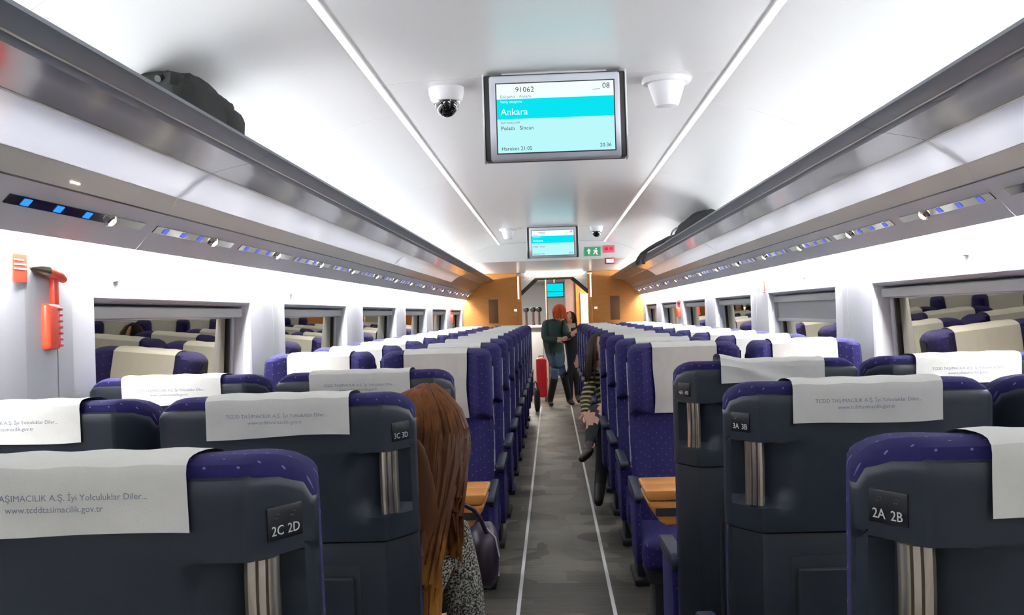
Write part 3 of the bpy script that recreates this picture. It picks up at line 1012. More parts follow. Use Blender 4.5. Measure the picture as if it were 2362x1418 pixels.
def seat_parts():
    P = {}
    # upholstered back with wings
    xs = [-0.263, -0.261, -0.257, -0.247, -0.232, -0.215, -0.2, -0.185, -0.17, -0.15, -0.12, -0.06, 0.0]
    xs = xs + [-x for x in reversed(xs[:-1])]
    ts = [0.0, 0.006, 0.02, 0.05, 0.12, 0.2, 0.28, 0.36, 0.44, 0.52, 0.565, 0.595, 0.61, 0.622, 0.634, 0.65, 0.68, 0.74, 0.82, 0.9, 0.94, 0.965, 0.98, 0.99, 0.996, 1.0]
    def surf(front):
        G = []
        for t in ts:
            row = []
            for x in xs:
                z = 0.43 + t * (ztop(x) - 0.43)
                yf, yb = yfront(x, z), yback(x) + (0.062 - 0.048 * smooth01(0.246, 0.258, abs(x))) * (1 - smooth01(1.19, 1.225, z)) + 0.008 * smooth01(1.19, 1.225, z)
                d = min(HW - abs(x), ztop(x) - z, z - 0.43)
                rr_ = 0.022 + 0.020 * smooth01(0.16, 0.24, abs(x))
                s = math.sqrt(max(0.0, 1 - (1 - min(1, d / rr_)) ** 2))
                sb = math.sqrt(max(0.0, 1 - (1 - min(1, d / 0.012)) ** 2))
                ym = yb + 0.03 - 0.006 * smooth01(0.205, 0.25, x)
                y = ym + (yf - ym) * s if front else ym + (yb - ym) * sb
                row.append((x, y + ty(z), z))
            G.append(row)
        return G
    Fg, Bg = surf(True), surf(False)
    nx, nt_ = len(xs), len(ts)
    V = [p for r in Fg for p in r] + [p for r in Bg for p in r]
    o = nx * nt_
    F = []
    for j in range(nt_ - 1):
        for i in range(nx - 1):
            a = j * nx + i
            F.append((a, a + 1, a + nx + 1, a + nx))
            F.append((o + a, o + a + nx, o + a + nx + 1, o + a + 1))
    mb = MB().add(V, F, 'seat_fabric')
    P['backrest'] = (mb, dict(smooth=True))
    # hard rear shell, bevelled on the aisle side, with the grip recess
    path = [(-0.267, 0.10), (-0.267, 0.030), (-0.262, 0.012), (-0.250, 0.002), (-0.23, 0.0), (-0.1, 0.0), (0.05, 0.0), (0.125, 0.0), (0.145, 0.0), (0.165, 0.0), (0.185, 0.0), (0.205, 0.0), (0.2105, 0.0012), (0.214, 0.0056), (0.236, 0.042), (0.256, 0.075), (0.263, 0.086), (0.266, 0.094), (0.267, 0.106)]
    zs = [0.955, 0.963, 0.985, 1.005, 1.024, 1.05, 1.10, 1.1385, 1.142, 1.147, 1.165, 1.20, 1.215, 1.230, 1.238, 1.242]
    def zt(i, z):
        x = path[i][0]
        lim = 1.242
        if x > 0.208:
            a = (x - 0.208) / 0.055
            lim = 1.242 - 0.040 * (1 - math.sqrt(max(0, 1 - min(1, a) ** 2)))
        elif x < -0.235:
            a = (-0.235 - x) / 0.03
            lim = 1.242 - 0.022 * (1 - math.sqrt(max(0, 1 - min(1, a) ** 2)))
        return 0.955 + (z - 0.955) * (lim - 0.955) / (1.242 - 0.955) if z > 1.147 else z
    V, F, FM = [], [], []
    n = len(path)
    for j, z in enumerate(zs):
        for i, (x, y) in enumerate(path):
            zz = zt(i, z)
            if z >= 1.241:
                y = y + 0.010
            elif z >= 1.237:
                y = y + 0.003
            if i in range(8, 15) and 4 <= j <= 7:
                y += {8: 0.005, 9: 0.018, 10: 0.031, 11: 0.040, 12: 0.043, 13: 0.043, 14: 0.034}[i]
                x -= {8: 0.0, 9: 0.0, 10: 0.0, 11: 0.0, 12: 0.002, 13: 0.006, 14: 0.012}[i]
            V.append((x, y + ty(zz), zz))
    mb = MB()
    fa, fb = [], []
    for j in range(len(zs) - 1):
        for i in range(n - 1):
            q = (j * n + i, j * n + i + 1, (j + 1) * n + i + 1, (j + 1) * n + i)
            fa.append(q)
    mb.add(V, fa + fb, 'shell_grey')
    P['back_shell'] = (mb, dict(smooth=True))
    # lower back panel
    path2 = [(-0.262, 0.11), (-0.262, 0.034), (-0.25, 0.014), (-0.238, 0.006), (-0.22, 0.004), (0.19, 0.004), (0.206, 0.008), (0.232, 0.046), (0.252, 0.077), (0.260, 0.09), (0.262, 0.110)]
    rings = []
    for z, dy in ((0.30, 0.02), (0.32, 0.004), (0.6, 0.0), (0.935, 0.0), (0.950, 0.006), (0.953, 0.02)):
        rings.append([(x, y + dy + ty(z), z) for x, y in path2])
    P['lower_panel'] = (MB().loft(rings, 'shell_dark', cap=False, closed=False), dict(smooth=True))
    mb = MB()
    y0 = lambda z: ty(z)
    ring = [(-0.158, 0.40), (0.150, 0.40), (0.150, 0.905), (-0.158, 0.905)]
    mb.add([(x, 0.0025 + y0(z), z) for x, z in ring] + [(x, 0.006 + y0(z), z) for x, z in ring], [(0, 1, 2, 3), (0, 4, 5, 1), (1, 5, 6, 2), (2, 6, 7, 3), (3, 7, 4, 0)], 'recess_dark')
    P['tray_recess'] = (mb, {})
    mb = MB()
    ring = [(-0.146, 0.412), (0.138, 0.412), (0.138, 0.880), (-0.146, 0.880)]
    mb.add([(x, -0.008 + y0(z), z) for x, z in ring] + [(x, 0.004 + y0(z), z) for x, z in ring], [(0, 1, 2, 3), (7, 6, 5, 4), (0, 4, 5, 1), (1, 5, 6, 2), (2, 6, 7, 3), (3, 7, 4, 0)], 'shell_dark')
    P['tray_table'] = (mb, dict(bevel=0.008, seg=3))
    # steel grip: a bowed plate with two grooves
    rings = []
    cs = [(-0.021, 0.012, 0), (-0.021, 0.003, 0), (-0.016, 0.0, 0), (-0.0125, 0.0, 0), (-0.0120, 0.003, 1), (-0.0095, 0.003, 1), (-0.0090, -0.001, 0), (-0.001, -0.002, 0), (0.0, 0.001, 1), (0.0025, 0.001, 1), (0.003, -0.002, 0), (0.012, -0.001, 0), (0.021, 0.005, 0), (0.021, 0.013, 0)]
    ca, sa = math.cos(0.75), math.sin(0.75)
    zz = [1.010 + k * (1.1415 - 1.010) / 8 for k in range(9)]
    for k, z in enumerate(zz):
        bow = -0.005 * math.sin(PI * k / 8)
        cx, cy = 0.2235, 0.0170 + bow
        rings.append([(cx + u * ca - v * sa, cy + u * sa + v * ca + ty(z), z) for u, v, _ in cs])
    mb = MB()
    V = [p for r in rings for p in r]
    m_ = len(cs)
    fl_, fd_ = [], []
    for k in range(len(rings) - 1):
        for i in range(m_):
            j = (i + 1) % m_
            q = (k * m_ + i, k * m_ + j, (k + 1) * m_ + j, (k + 1) * m_ + i)
            (fd_ if (cs[i][2] and cs[j][2]) else fl_).append(q)
    fl_.append(tuple(range(m_)))
    fl_.append(tuple(range((len(rings) - 1) * m_, len(rings) * m_)))
    mb.add(V, fl_, 'steel')
    i2 = mb.mi('steel_dark')
    for q in fd_:
        mb.f.append(q)
        mb.m.append(i2)
    P['grab_handle'] = (mb, dict(smooth=True))
    # side piping
    mb = MB().tube([(0.2635, 0.118 + 0.010 * math.sin((z - 0.95) * 22) + ty(z), z) for z in [0.70 + 0.03 * k for k in range(17)]], 0.0042, 'piping_grey', 6)
    P['piping'] = (mb, dict(smooth=True))
    # seat cushion
    mb = MB().box(-0.255, 0.255, 0.15, 0.63, 0.33, 0.46, 'seat_fabric')
    P['seat_cushion'] = (mb, dict(bevel=0.035, seg=4))
    mb = MB().box(-0.235, 0.235, 0.13, 0.58, 0.27, 0.335, 'base_dark')
    P['seat_pan'] = (mb, dict(bevel=0.01))
    mb = MB().box(-0.20, 0.20, 0.22, 0.46, 0.03, 0.28, 'base_dark').box(-0.22, 0.22, 0.18, 0.52, 0.0, 0.035, 'base_dark')
    P['pedestal'] = (mb, dict(bevel=0.008))
    # armrest on the aisle side
    pts = [(0.16, 0.63), (0.17, 0.615), (0.44, 0.605), (0.53, 0.61), (0.545, 0.622), (0.54, 0.642), (0.50, 0.65), (0.18, 0.665), (0.165, 0.655)]
    mb = MB().prism(pts, 0.236, 0.282, 'arm_blue', 'x')
    arm = mb
    P['armrest'] = (arm, dict(bevel=0.006))
    pts = [(0.24, 0.33), (0.48, 0.33), (0.50, 0.40), (0.49, 0.60), (0.44, 0.612), (0.24, 0.62), (0.20, 0.5)]
    P['armrest_support'] = (MB().prism(pts, 0.250, 0.276, 'seat_fabric', 'x'), dict(bevel=0.006))
    return P

def cover_mesh(cx, hw, front_drop, back_z, seed, rough=0.003, skew=0.0, flap=False):
    rnd = random.Random(seed)
    ph = [rnd.uniform(0, 6) for _ in range(6)]
    path = []
    zf = 1.247
    for k in range(13):
        z = front_drop + (zf - front_drop) * k / 12
        path.append(('f', z))
    top = [(0.124, 1.2590), (0.095, 1.2650), (0.065, 1.2675), (0.04, 1.2680), (0.02, 1.2672), (0.006, 1.2645), (-0.003, 1.258), (-0.0058, 1.248)]
    back = [back_z + (1.240 - back_z) * (1 - k / 6) for k in range(7)]
    nx = 19
    V = []
    rows = 0
    def yfr(x, z):
        return max(yfront(0, z), yfront(x, z)) + 0.006
    for kind, z in path:
        for i in range(nx):
            x = cx + hw * (2 * i / (nx - 1) - 1)
            dd = smooth01(1.25, 1.05, z)
            w = rough * (0.5 + 1.5 * dd) * (math.sin(x * 55 + ph[0] + z * 9) + 0.7 * math.sin(x * 90 + ph[1] - z * 14)) * (0.4 + 0.6 * math.sin(z * 6 + ph[2]))
            xx = x + dd * 0.006 * math.sin(z * 16 + ph[3]) + skew * (z - 1.26)
            V.append((xx, yfr(x, z) + ty(z) + abs(w) + 0.002, z))
        rows += 1
    for y, z in top:
        for i in range(nx):
            x = cx + hw * (2 * i / (nx - 1) - 1)
            w = 0.0012 * (1 + math.sin(x * 70 + ph[4]))
            V.append((x, y + ty(z), z + w + (0.016 * smooth01(-0.55, -1.0, (x - cx) / hw) if flap else 0)))
        rows += 1
    for k, z in enumerate(back):
        for i in range(nx):
            u = 2 * i / (nx - 1) - 1
            x = cx + hw * u
            q = (k + 1) / 7
            w = 0.0016 * q * (1 + math.sin(x * 42 + ph[5] + z * 30))
            zz = z + 0.004 * q * math.sin(x * 14 + ph[0]) + skew * u * hw * q * 1.2
            y = -0.0055 + ty(z) - w
            if flap:
                # the free corner of the cloth is folded upwards
                f = smooth01(-0.40, -1.0, u)
                zz += 0.014 * f * (1 - q)
                y -= 0.006 * f + 0.007 * math.exp(-((u + 0.75 - 0.9 * q) / 0.30) ** 2)
            V.append((x, y, zz))
        rows += 1
    F = []
    for j in range(rows - 1):
        for i in range(nx - 1):
            a = j * nx + i
            F.append((a, a + 1, a + nx + 1, a + nx))
    return MB().add(V, F, 'cover_cloth')

PARTS = seat_parts()
SEATMESH = {}
for k, (mb, opt) in PARTS.items():
    SEATMESH[k, 1] = mb.mesh(k, **opt)
    SEATMESH[k, -1] = mb.mirrored().mesh(k, **opt)
COVERS_F = [cover_mesh(0.0, 0.148, 0.945, 1.18, 11 + k, rough=0.009).mesh('headrest_cover', smooth=True) for k in range(5)]
COVERS_B = {}
for sgn in (1, -1):
    COVERS_B[sgn] = [cover_mesh(-0.006 * sgn, 0.150, 1.0, 1.180, 31 + k, rough=0.002, skew=0.02 * (k - 1)).mesh('headrest_cover', smooth=True) for k in range(3)]
COVER_FLAP = cover_mesh(0.01, 0.150, 1.0, 1.196, 51, rough=0.002, skew=-0.03, flap=True).mesh('headrest_cover', smooth=True)

ORD = ['first', 'second', 'third', 'fourth', 'fifth', 'sixth', 'seventh', 'eighth', 'ninth', 'tenth', 'eleventh', 'twelfth']
XA, XW = 0.578, 1.128

def seat(x, y, away, aisle_sign, label, group, cover, plate=None, prints=False, parts=None):
    """aisle_sign: +1 when the aisle lies towards world +x"""
    s = empty('train_seat', (x, y, 0), 0.0 if away else PI)
    tag(s, label, 'seat', group)
    loc = aisle_sign if away else -aisle_sign          # aisle direction in the seat's own frame
    for k in PARTS:
        if k == 'tray_recess' or (away and k == 'piping'):
            continue
        o = new_obj(k, SEATMESH[k, loc], s)
        if k == 'tray_table':
            new_obj('tray_recess', SEATMESH['tray_recess', loc], o)
    c = new_obj('headrest_cover', cover, s)
    if prints:
        R = (PI / 2 - TILT * 0.0, 0, 0)
        cxp = -0.006 * loc
        lettering('TCDD TAŞIMACILIK A.Ş. İyi Yolculuklar Diler...', 0.0105, (cxp, -0.0125 + ty(1.222), 1.222), R, 'print_grey', c, 'CENTER', ext=0.0001)
        lettering('www.tcddtasimacilik.gov.tr', 0.0105, (cxp - 0.004, -0.0125 + ty(1.207), 1.2085), R, 'print_grey', c, 'CENTER', ext=0.0001)
    if plate:
        ang = math.atan2(0.0694, 0.042)
        ca, sa = math.cos(ang), math.sin(ang)
        # plate lies on the bevel face
        e = MB()
        zc = 1.180
        def Pt(u, v, out):
            xx, yy = 0.214 + u * ca + out * sa, 0.0056 + u * sa - out * ca
            return (loc * xx, yy + ty(zc + v), zc + v)
        e.loft([[Pt(0.022, -0.020, -0.001), Pt(0.078, -0.020, -0.001), Pt(0.078, 0.020, -0.001), Pt(0.022, 0.020, -0.001)], [Pt(0.022, -0.020, 0.0022), Pt(0.078, -0.020, 0.0022), Pt(0.078, 0.020, 0.0022), Pt(0.022, 0.020, 0.0022)]], 'plate_black')
        po_ = e.build('number_plate', s, bevel=0.001)
        for t, u in zip(plate, ((0.036, 0.062) if loc > 0 else (0.062, 0.036))):
            p = Pt(u, -0.014, 0.003)
            lettering(t, 0.0165, p, (PI / 2, 0, ang * loc), 'plate_text', po_, 'CENTER', name='seat_number')
            p = Pt(u, 0.006, 0.003)
            lettering('.:\u00b7', 0.014, p, (PI / 2, 0, ang * loc), 'braille_grey', po_, 'CENTER', name='tactile_dots')
    return s

SEATS = {}
AWAY = [1.14, 2.06, 2.95]
GB = 'seats seen from behind'
lab = {
    (0, -1, 'a'): 'dark grey seat back marked 2C and 2D at the bottom of the picture',
    (0, 1, 'a'): 'dark grey seat back marked 2A and 2B at the bottom of the picture',
    (0, -1, 'w'): 'window seat left of the seat marked 2C and 2D',
    (0, 1, 'w'): 'window seat right of the seat marked 2A and 2B',
    (1, -1, 'a'): 'dark grey seat back directly beside the woman with long auburn hair',
    (1, 1, 'a'): 'dark grey seat back right behind the seat marked 2A and 2B',
    (1, -1, 'w'): 'dark grey window seat back at the left picture edge',
    (1, 1, 'w'): 'dark grey window seat back at the right picture edge, second row',
    (2, -1, 'a'): 'dark grey aisle seat back half hidden by the woman with long hair',
    (2, 1, 'a'): 'dark grey aisle seat back with a crooked folded headrest cover',
    (2, -1, 'w'): 'dark grey window seat back below the first left window, third row',
    (2, 1, 'w'): 'dark grey window seat back below the first right window, third row',
}
plates = {(0, -1): ('2C', '2D'), (0, 1): ('2A', '2B'), (1, -1): ('3C', '3D'), (1, 1): ('3A', '3B'), (2, -1): ('4C', '4D'), (2, 1): ('4A', '4B')}
for i, y in enumerate(AWAY):
    for side in (-1, 1):
        asg = -side
        cv_ = COVERS_B[asg][(i + (side > 0)) % 3]
        if i == 2 and side == 1:
            SEATS[i, side, 'a'] = seat(side * (XA + 0.020), y, True, asg, lab[i, side, 'a'], GB, COVER_FLAP, plates[i, side], False)
        else:
            SEATS[i, side, 'a'] = seat(side * (XA + 0.020), y, True, asg, lab[i, side, 'a'], GB, cv_, plates[i, side], True)
        SEATS[i, side, 'w'] = seat(side * (XW + 0.036), y, True, asg, lab[i, side, 'w'], GB, COVERS_B[asg][(i + 1) % 3], None, i > 0)

F0, FP, NF = 4.80, 0.90, 11
GF = 'blue seats facing the camera'
for i in range(NF):
    y = F0 + FP * i
    for side, sn in ((-1, 'left'), (1, 'right')):
        for w in ('a', 'w'):
            pos = 'aisle-side' if w == 'a' else 'window-side'
            l = 'blue %s seat facing the camera %s of the aisle, %s row past the tables' % (pos, sn, ORD[i])
            SEATS['f', i, side, w] = seat(side * (XA if w == 'a' else XW), y, False, -side, l, GF, COVERS_F[(i * 3 + (side > 0) + 2 * (w == 'w')) % 5])

# small emblems printed on the front of the nearest facing covers
for side in (-1, 1):
    c = [o for o in SEATS['f', 0, side, 'a'].children if o.name.startswith('headrest_cover')][0]
    zc = 1.06 if side > 0 else 1.10
    yy = yfront(0, zc) + ty(zc) + 0.018
    e = MB()
    e.box(-0.03, 0.045, yy, yy + 0.001, zc + 0.018, zc + 0.021, 'print_navy')
    e.prism([(-0.012, zc + 0.014), (0.03, zc + 0.014), (0.009, zc - 0.006)], yy, yy + 0.001, 'print_red')
    em = e.build('printed_emblem', c)

# folding wooden tables between the facing seats
def table(s, label):
    t = empty('folding_table', (s * 0.30, 3.86, 0))
    tag(t, label, 'table', 'folding wooden tables')
    L = 1.08
    def put(mb, name, bevel=0.0):
        if s < 0:
            mb = mb.mirrored()
        return mb.build(name, t, bevel=bevel, seg=3)
    # lower body tapers towards the aisle end
    pts = [(0.0, 0.715), (0.005, 0.70), (0.045, 0.64), (0.07, 0.625), (L, 0.625), (L, 0.715)]
    mb = MB().prism(pts, -0.15, 0.15, 'wood_table')
    put(mb, 'table_body', 0.008)
    for q, (a, b) in enumerate(((-0.152, -0.001), (0.001, 0.152))):
        pts = [(-0.004, 0.735), (0.012, 0.718), (L, 0.718), (L, 0.755), (0.0, 0.755), (-0.006, 0.750)]
        put(MB().prism(pts, a, b, 'wood_table'), 'folded_leaf', 0.005)
    put(MB().box(-0.0075, 0.002, 0.04, 0.06, 0.735, 0.742, 'rubber_black'), 'latch')
    put(MB().box(0.03, 0.16, -0.154, -0.150, 0.662, 0.690, 'dark_frame'), 'hinge_plate')
    put(MB().box(0.55, 0.63, -0.05, 0.05, 0.0, 0.63, 'base_dark'), 'table_leg', 0.01)
    return t
table(-1, 'orange wood folding table on the left behind the long-haired woman')
table(1, 'orange wood folding table on the right beside the third seat row')

# ------------------------------------------------------------------ things on the walls
hm = empty('emergency_hammer', (-WX, 2.76, 1.36))
tag(hm, 'red emergency hammer in its wall holder left of the first window', 'hammer')
mb = MB().box(0.0, 0.032, -0.045, 0.030, 0.0, 0.13, 'red_plastic')
mb.build('holder', hm, bevel=0.012, seg=3)
for k in range(7):
    MB().box(0.008, 0.0345, 0.008, 0.033, 0.008 + k * 0.017, 0.016 + k * 0.017, 'red_dark').build('holder_rib', hm, bevel=0.002)
MB().box(0.006, 0.028, 0.002, 0.030, 0.12, 0.215, 'red_plastic').build('hammer_handle', hm, bevel=0.006)
MB().box(0.0, 0.012, -0.055, 0.0, 0.12, 0.20, 'service_grey').build('back_plate', hm, bevel=0.003)
MB().tube([(0.024, -0.115, 0.222), (0.024, -0.08, 0.222), (0.024, -0.02, 0.218), (0.024, 0.03, 0.212), (0.024, 0.062, 0.200)], [0.004, 0.014, 0.018, 0.018, 0.012], 'red_plastic', 12).build('hammer_head', hm, smooth=True)
MB().tube([(0.026, -0.125, 0.224), (0.026, -0.085, 0.222), (0.026, -0.045, 0.220)], [0.003, 0.016, 0.0195], 'steel_dark', 12).build('hammer_tip', hm, smooth=True)

sg = empty('alarm_notice', (-WX + 0.002, 2.605, 1.545))
tag(sg, 'orange red notice beside the emergency hammer', 'sign')
MB().box(0.010, 0.013, -0.035, 0.035, 0.0, 0.075, 'red_sign').build('sign_plate', sg)
for k in range(3):
    MB().box(0.0125, 0.0138, -0.030, 0.030 - 0.012 * (k == 2), 0.034 + k * 0.012, 0.038 + k * 0.012, 'sign_white').build('text_line', sg)

def red_box(x, y, z, s, label):
    o = empty('emergency_hammer', (x, y, z))
    tag(o, label, 'hammer')
    a, b = sorted((0.0, -s * 0.045))
    MB().box(a, b, -0.06, 0.06, 0.0, 0.11, 'red_plastic').build('holder', o, bevel=0.01)
    a, b = sorted((-s * 0.01, -s * 0.035))
    MB().box(a, b, -0.015, 0.02, 0.10, 0.17, 'red_plastic').build('hammer_handle', o, bevel=0.005)
    MB().tube([(-s * 0.024, -0.07, 0.18), (-s * 0.024, 0.04, 0.17)], 0.014, 'red_dark', 10).build('hammer_head', o, smooth=True)
red_box(WX, 11.55, 1.33, 1, 'red emergency hammer far along the right wall between windows')
red_box(-WX, 14.0, 1.33, -1, 'red emergency hammer far along the left wall near the partition')
wl = empty('safety_notice', (WX - 0.012, 6.94, 1.51))
tag(wl, 'small red and white notice on the right wall pillar', 'sign')
MB().box(-0.002, 0.0, -0.04, 0.04, 0.0, 0.085, 'sign_white').build('sign_plate', wl)
MB().box(-0.004, -0.002, -0.010, 0.010, 0.015, 0.07, 'red_sign').build('figure_mark', wl)
MB().box(-0.004, -0.002, -0.030, 0.030, 0.004, 0.012, 'red_sign').build('base_mark', wl)
MB().tube([(-0.003, 0, 0.072), (-0.003, 0, 0.082)], 0.007, 'red_sign', 8).build('head_mark', wl)
for k, (s, y, z) in enumerate(((-1, 3.22, 1.585), (1, 3.62, 1.60), (-1, 5.42, 1.585), (1, 5.9, 1.60))):
    h = empty('coat_hook', (s * WX, y, z))
    tag(h, ('small pale coat hook above the first left window', 'small pale coat hook above the first right window', 'small pale coat hook above the second left window', 'small pale coat hook above the second right window')[k], 'hook', 'coat hooks')
    MB().box(*sorted((0.0, -s * 0.006)), -0.022, 0.022, -0.02, 0.02, 'white_plastic').build('hook_plate', h, bevel=0.002)
    MB().tube([(-s * 0.005, 0, 0.008), (-s * 0.022, 0, 0.0), (-s * 0.026, 0, -0.012), (-s * 0.022, 0, -0.018)], 0.004, 'frame_grey', 8).build('hook_arm', h, smooth=True)

# ------------------------------------------------------------------ bags on the racks
def lump(name, parent, ctr, rad, m, seed, power=2.6, amp=0.10, seg=28, rings=18, freq=3.0):
    mb = MB()
    R = []
    for i in range(1, rings):
        t = PI * i / rings
        ring = []
        for k in range(seg):
            p = 2 * PI * k / seg
            d = Vector((math.sin(t) * math.cos(p), math.sin(t) * math.sin(p), -math.cos(t)))
            e = 2.0 / power
            sgn = lambda v: math.copysign(abs(v) ** e, v)
            q = Vector((sgn(d.x) * rad[0], sgn(d.y) * rad[1], sgn(d.z) * rad[2]))
            nv = noise.noise(d * freq + Vector((seed, seed * 1.7, 0)))
            q *= 1 + amp * nv
            ring.append((ctr[0] + q.x, ctr[1] + q.y, ctr[2] + q.z))
        R.append(ring)
    mb.loft(R, m)
    return mb.build(name, parent, smooth=True)

b1 = empty('backpack', (-1.10, 2.90, 1.960))
tag(b1, 'dark green black backpack lying on the left luggage rack', 'bag')
lump('bag_body', b1, (0.015, 0.0, 0.078), (0.095, 0.235, 0.086), 'bag_black', 3.1, 3.6, 0.16)
lump('front_pocket', b1, (0.045, 0.17, 0.068), (0.065, 0.135, 0.070), 'bag_black', 5.3, 4.2, 0.10)
MB().tube([(0.075, 0.27, 0.125), (0.092, 0.285, 0.10), (0.098, 0.29, 0.05)], 0.004, 'frame_grey', 6).build('zip_pull', b1, smooth=True)
MB().tube([(0.02, -0.22, 0.13), (0.03, -0.17, 0.155), (0.03, -0.11, 0.155), (0.02, -0.07, 0.14)], 0.010, 'strap_black', 8).build('carry_loop', b1, smooth=True)
b2 = empty('duffel_bag', (1.10, 8.3, 1.955))
tag(b2, 'black duffel bag with hanging straps on the right luggage rack', 'bag')
lump('bag_body', b2, (-0.01, -0.55, 0.08), (0.085, 0.95, 0.095), 'bag_black', 8.2, 2.4, 0.14)
lump('bag_end', b2, (-0.02, 0.65, 0.06), (0.07, 0.75, 0.06), 'bag_black', 9.7, 2.2, 0.12)
MB().tube([(-0.05, 0.7, 0.11), (-0.12, 1.1, 0.085), (-0.165, 1.5, 0.062), (-0.185, 2.0, 0.045), (-0.19, 2.4, 0.01), (-0.18, 2.62, -0.03)], 0.022, 'strap_black', 8, 0.6).build('strap', b2, smooth=True)
MB().tube([(-0.06, 0.6, 0.10), (-0.14, 1.1, 0.06), (-0.19, 1.5, 0.035), (-0.19, 1.85, -0.025), (-0.16, 2.1, -0.05)], 0.018, 'strap_black', 8, 0.6).build('strap', b2, smooth=True)
MB().tube([(-0.085, -0.05, 0.13), (-0.095, 0.15, 0.12), (-0.09, 0.3, 0.10)], 0.008, 'frame_grey', 6).build('buckle', b2, smooth=True)

# ------------------------------------------------------------------ people
def skin_body(name, joints, bones, parent, root='hip', sub=2):
    """joints: name -> (xyz, radius); bones: (a, b, material). One continuous skinned surface."""
    names = list(joints)
    idx = {n: i for i, n in enumerate(names)}
    me = bpy.data.meshes.new(name + '_rig')
    me.from_pydata([joints[n][0] for n in names], [(idx[a], idx[b]) for a, b, _ in bones], [])
    ob = bpy.data.objects.new(name + '_rig', me)
    COL.objects.link(ob)
    ob.modifiers.new('skin', 'SKIN')
    if not me.skin_vertices:
        bm = bmesh.new()
        bm.from_mesh(me)
        bm.verts.layers.skin.verify()
        bm.to_mesh(me)
        bm.free()
    for n in names:
        sv = me.skin_vertices[0].data[idx[n]]
        r = joints[n][1]
        sv.radius = r if isinstance(r, tuple) else (r, r)
        sv.use_root = (n == root)
    sm = ob.modifiers.new('sub', 'SUBSURF')
    sm.levels = sub
    sm.render_levels = sub
    dg = bpy.context.evaluated_depsgraph_get()
    dg.update()
    out = bpy.data.meshes.new_from_object(ob.evaluated_get(dg))
    bpy.data.objects.remove(ob)
    bpy.data.meshes.remove(me)
    out.name = name
    mats = []
    for _, _, m in bones:
        if m not in mats:
            mats.append(m)
    out.materials.clear()
    for m in mats:
        out.materials.append(MATS[m])
    segs = [(Vector(joints[a][0]), Vector(joints[b][0]), mats.index(m)) for a, b, m in bones]
    for p in out.polygons:
        c = p.center
        best, bi = 1e9, 0
        for a, b, i in segs:
            d = b - a
            t = max(0.0, min(1.0, (c - a).dot(d) / max(1e-9, d.dot(d))))
            q = (a + d * t - c).length
            if q < best:
                best, bi = q, i
        p.material_index = bi
        p.use_smooth = True
    o = bpy.data.objects.new(name, out)
    COL.objects.link(o)
    o.parent = parent
    return o

def hand_bones(J, B, pre, wrist, direc, side, up, r=0.0085, curl=0.35, m='skin'):
    """palm and five unequal fingers growing from a wrist joint"""
    d = Vector(direc).normalized()
    s = Vector(side).normalized()
    u = Vector(up).normalized()
    w = Vector(J[wrist][0])
    J[pre + 'palm'] = (tuple(w + d * 0.05), (0.016, 0.028))
    B.append((wrist, pre + 'palm', m))
    for k, (off, ln) in enumerate(((-0.027, 0.062), (-0.009, 0.074), (0.009, 0.070), (0.027, 0.055))):
        a = w + d * 0.085 + s * off
        b = a + d * ln * 0.5 - u * ln * 0.12
        c = b + (d * (1 - curl) - u * curl) * ln * 0.55
        J[pre + 'k%d' % k] = (tuple(a), r * 1.1)
        J[pre + 'm%d' % k] = (tuple(b), r)
        J[pre + 't%d' % k] = (tuple(c), r * 0.8)
        B += [(pre + 'palm', pre + 'k%d' % k, m), (pre + 'k%d' % k, pre + 'm%d' % k, m), (pre + 'm%d' % k, pre + 't%d' % k, m)]
    a = w + d * 0.03 - s * 0.035
    b = a + d * 0.03 - s * 0.022 - u * 0.01
    J[pre + 'th0'] = (tuple(a), r * 1.2)
    J[pre + 'th1'] = (tuple(b), r)
    B += [(wrist, pre + 'th0', m), (pre + 'th0', pre + 'th1', m)]

def head_mesh(parent, c, face, size, m='skin', nose=True):
    """skull with brow, nose, mouth, eyes and ears, looking along face (unit xy)"""
    f = Vector(face).normalized()
    mb = MB()
    seg, rings = 24, 18
    sd = f.cross(Vector((0, 0, 1))).normalized()
    upv = sd.cross(f).normalized()
    R = []
    for i in range(1, rings):
        t = PI * i / rings
        ring = []
        for k in range(seg):
            p = 2 * PI * k / seg
            lx, ly, lz = math.sin(t) * math.cos(p), math.sin(t) * math.sin(p), -math.cos(t)
            w = 0.075 * (1 - 0.28 * smooth01(0.0, -1.0, lz))
            dx = lx * w
            dy = ly * (0.095 if ly < 0 else 0.090 * (1 - 0.12 * smooth01(-0.2, -1, lz)))
            dz = lz * 0.118
            if nose and ly > 0:
                nn = math.exp(-(dx / 0.012) ** 2) * math.exp(-((dz + 0.012) / 0.022) ** 2)
                dy += 0.022 * nn
                dy -= 0.010 * math.exp(-((abs(dx) - 0.032) / 0.016) ** 2) * math.exp(-((dz - 0.012) / 0.014) ** 2)
                dy += 0.006 * math.exp(-(dx / 0.022) ** 2) * math.exp(-((dz + 0.052) / 0.012) ** 2)
            q = Vector(c) + (sd * dx + f * dy + upv * dz) * size
            ring.append(tuple(q))
        R.append(ring)
    mb.loft(R, m)
    return mb

def strand_hair(name, parent, m, strands, r=0.006, cap=None):
    mb = MB()
    for path in strands:
        n = len(path)
        rs = [r * (0.7 + 0.5 * math.sin(PI * min(1, i / (n * 0.7)))) * (0.35 if i == n - 1 else 1.0) for i in range(n)]
        mb.tube(path, rs, m, 6)
    if cap:
        mb.ellipsoid(cap[0], cap[1], m, 24, 14)
    return mb.build(name, parent, smooth=True)

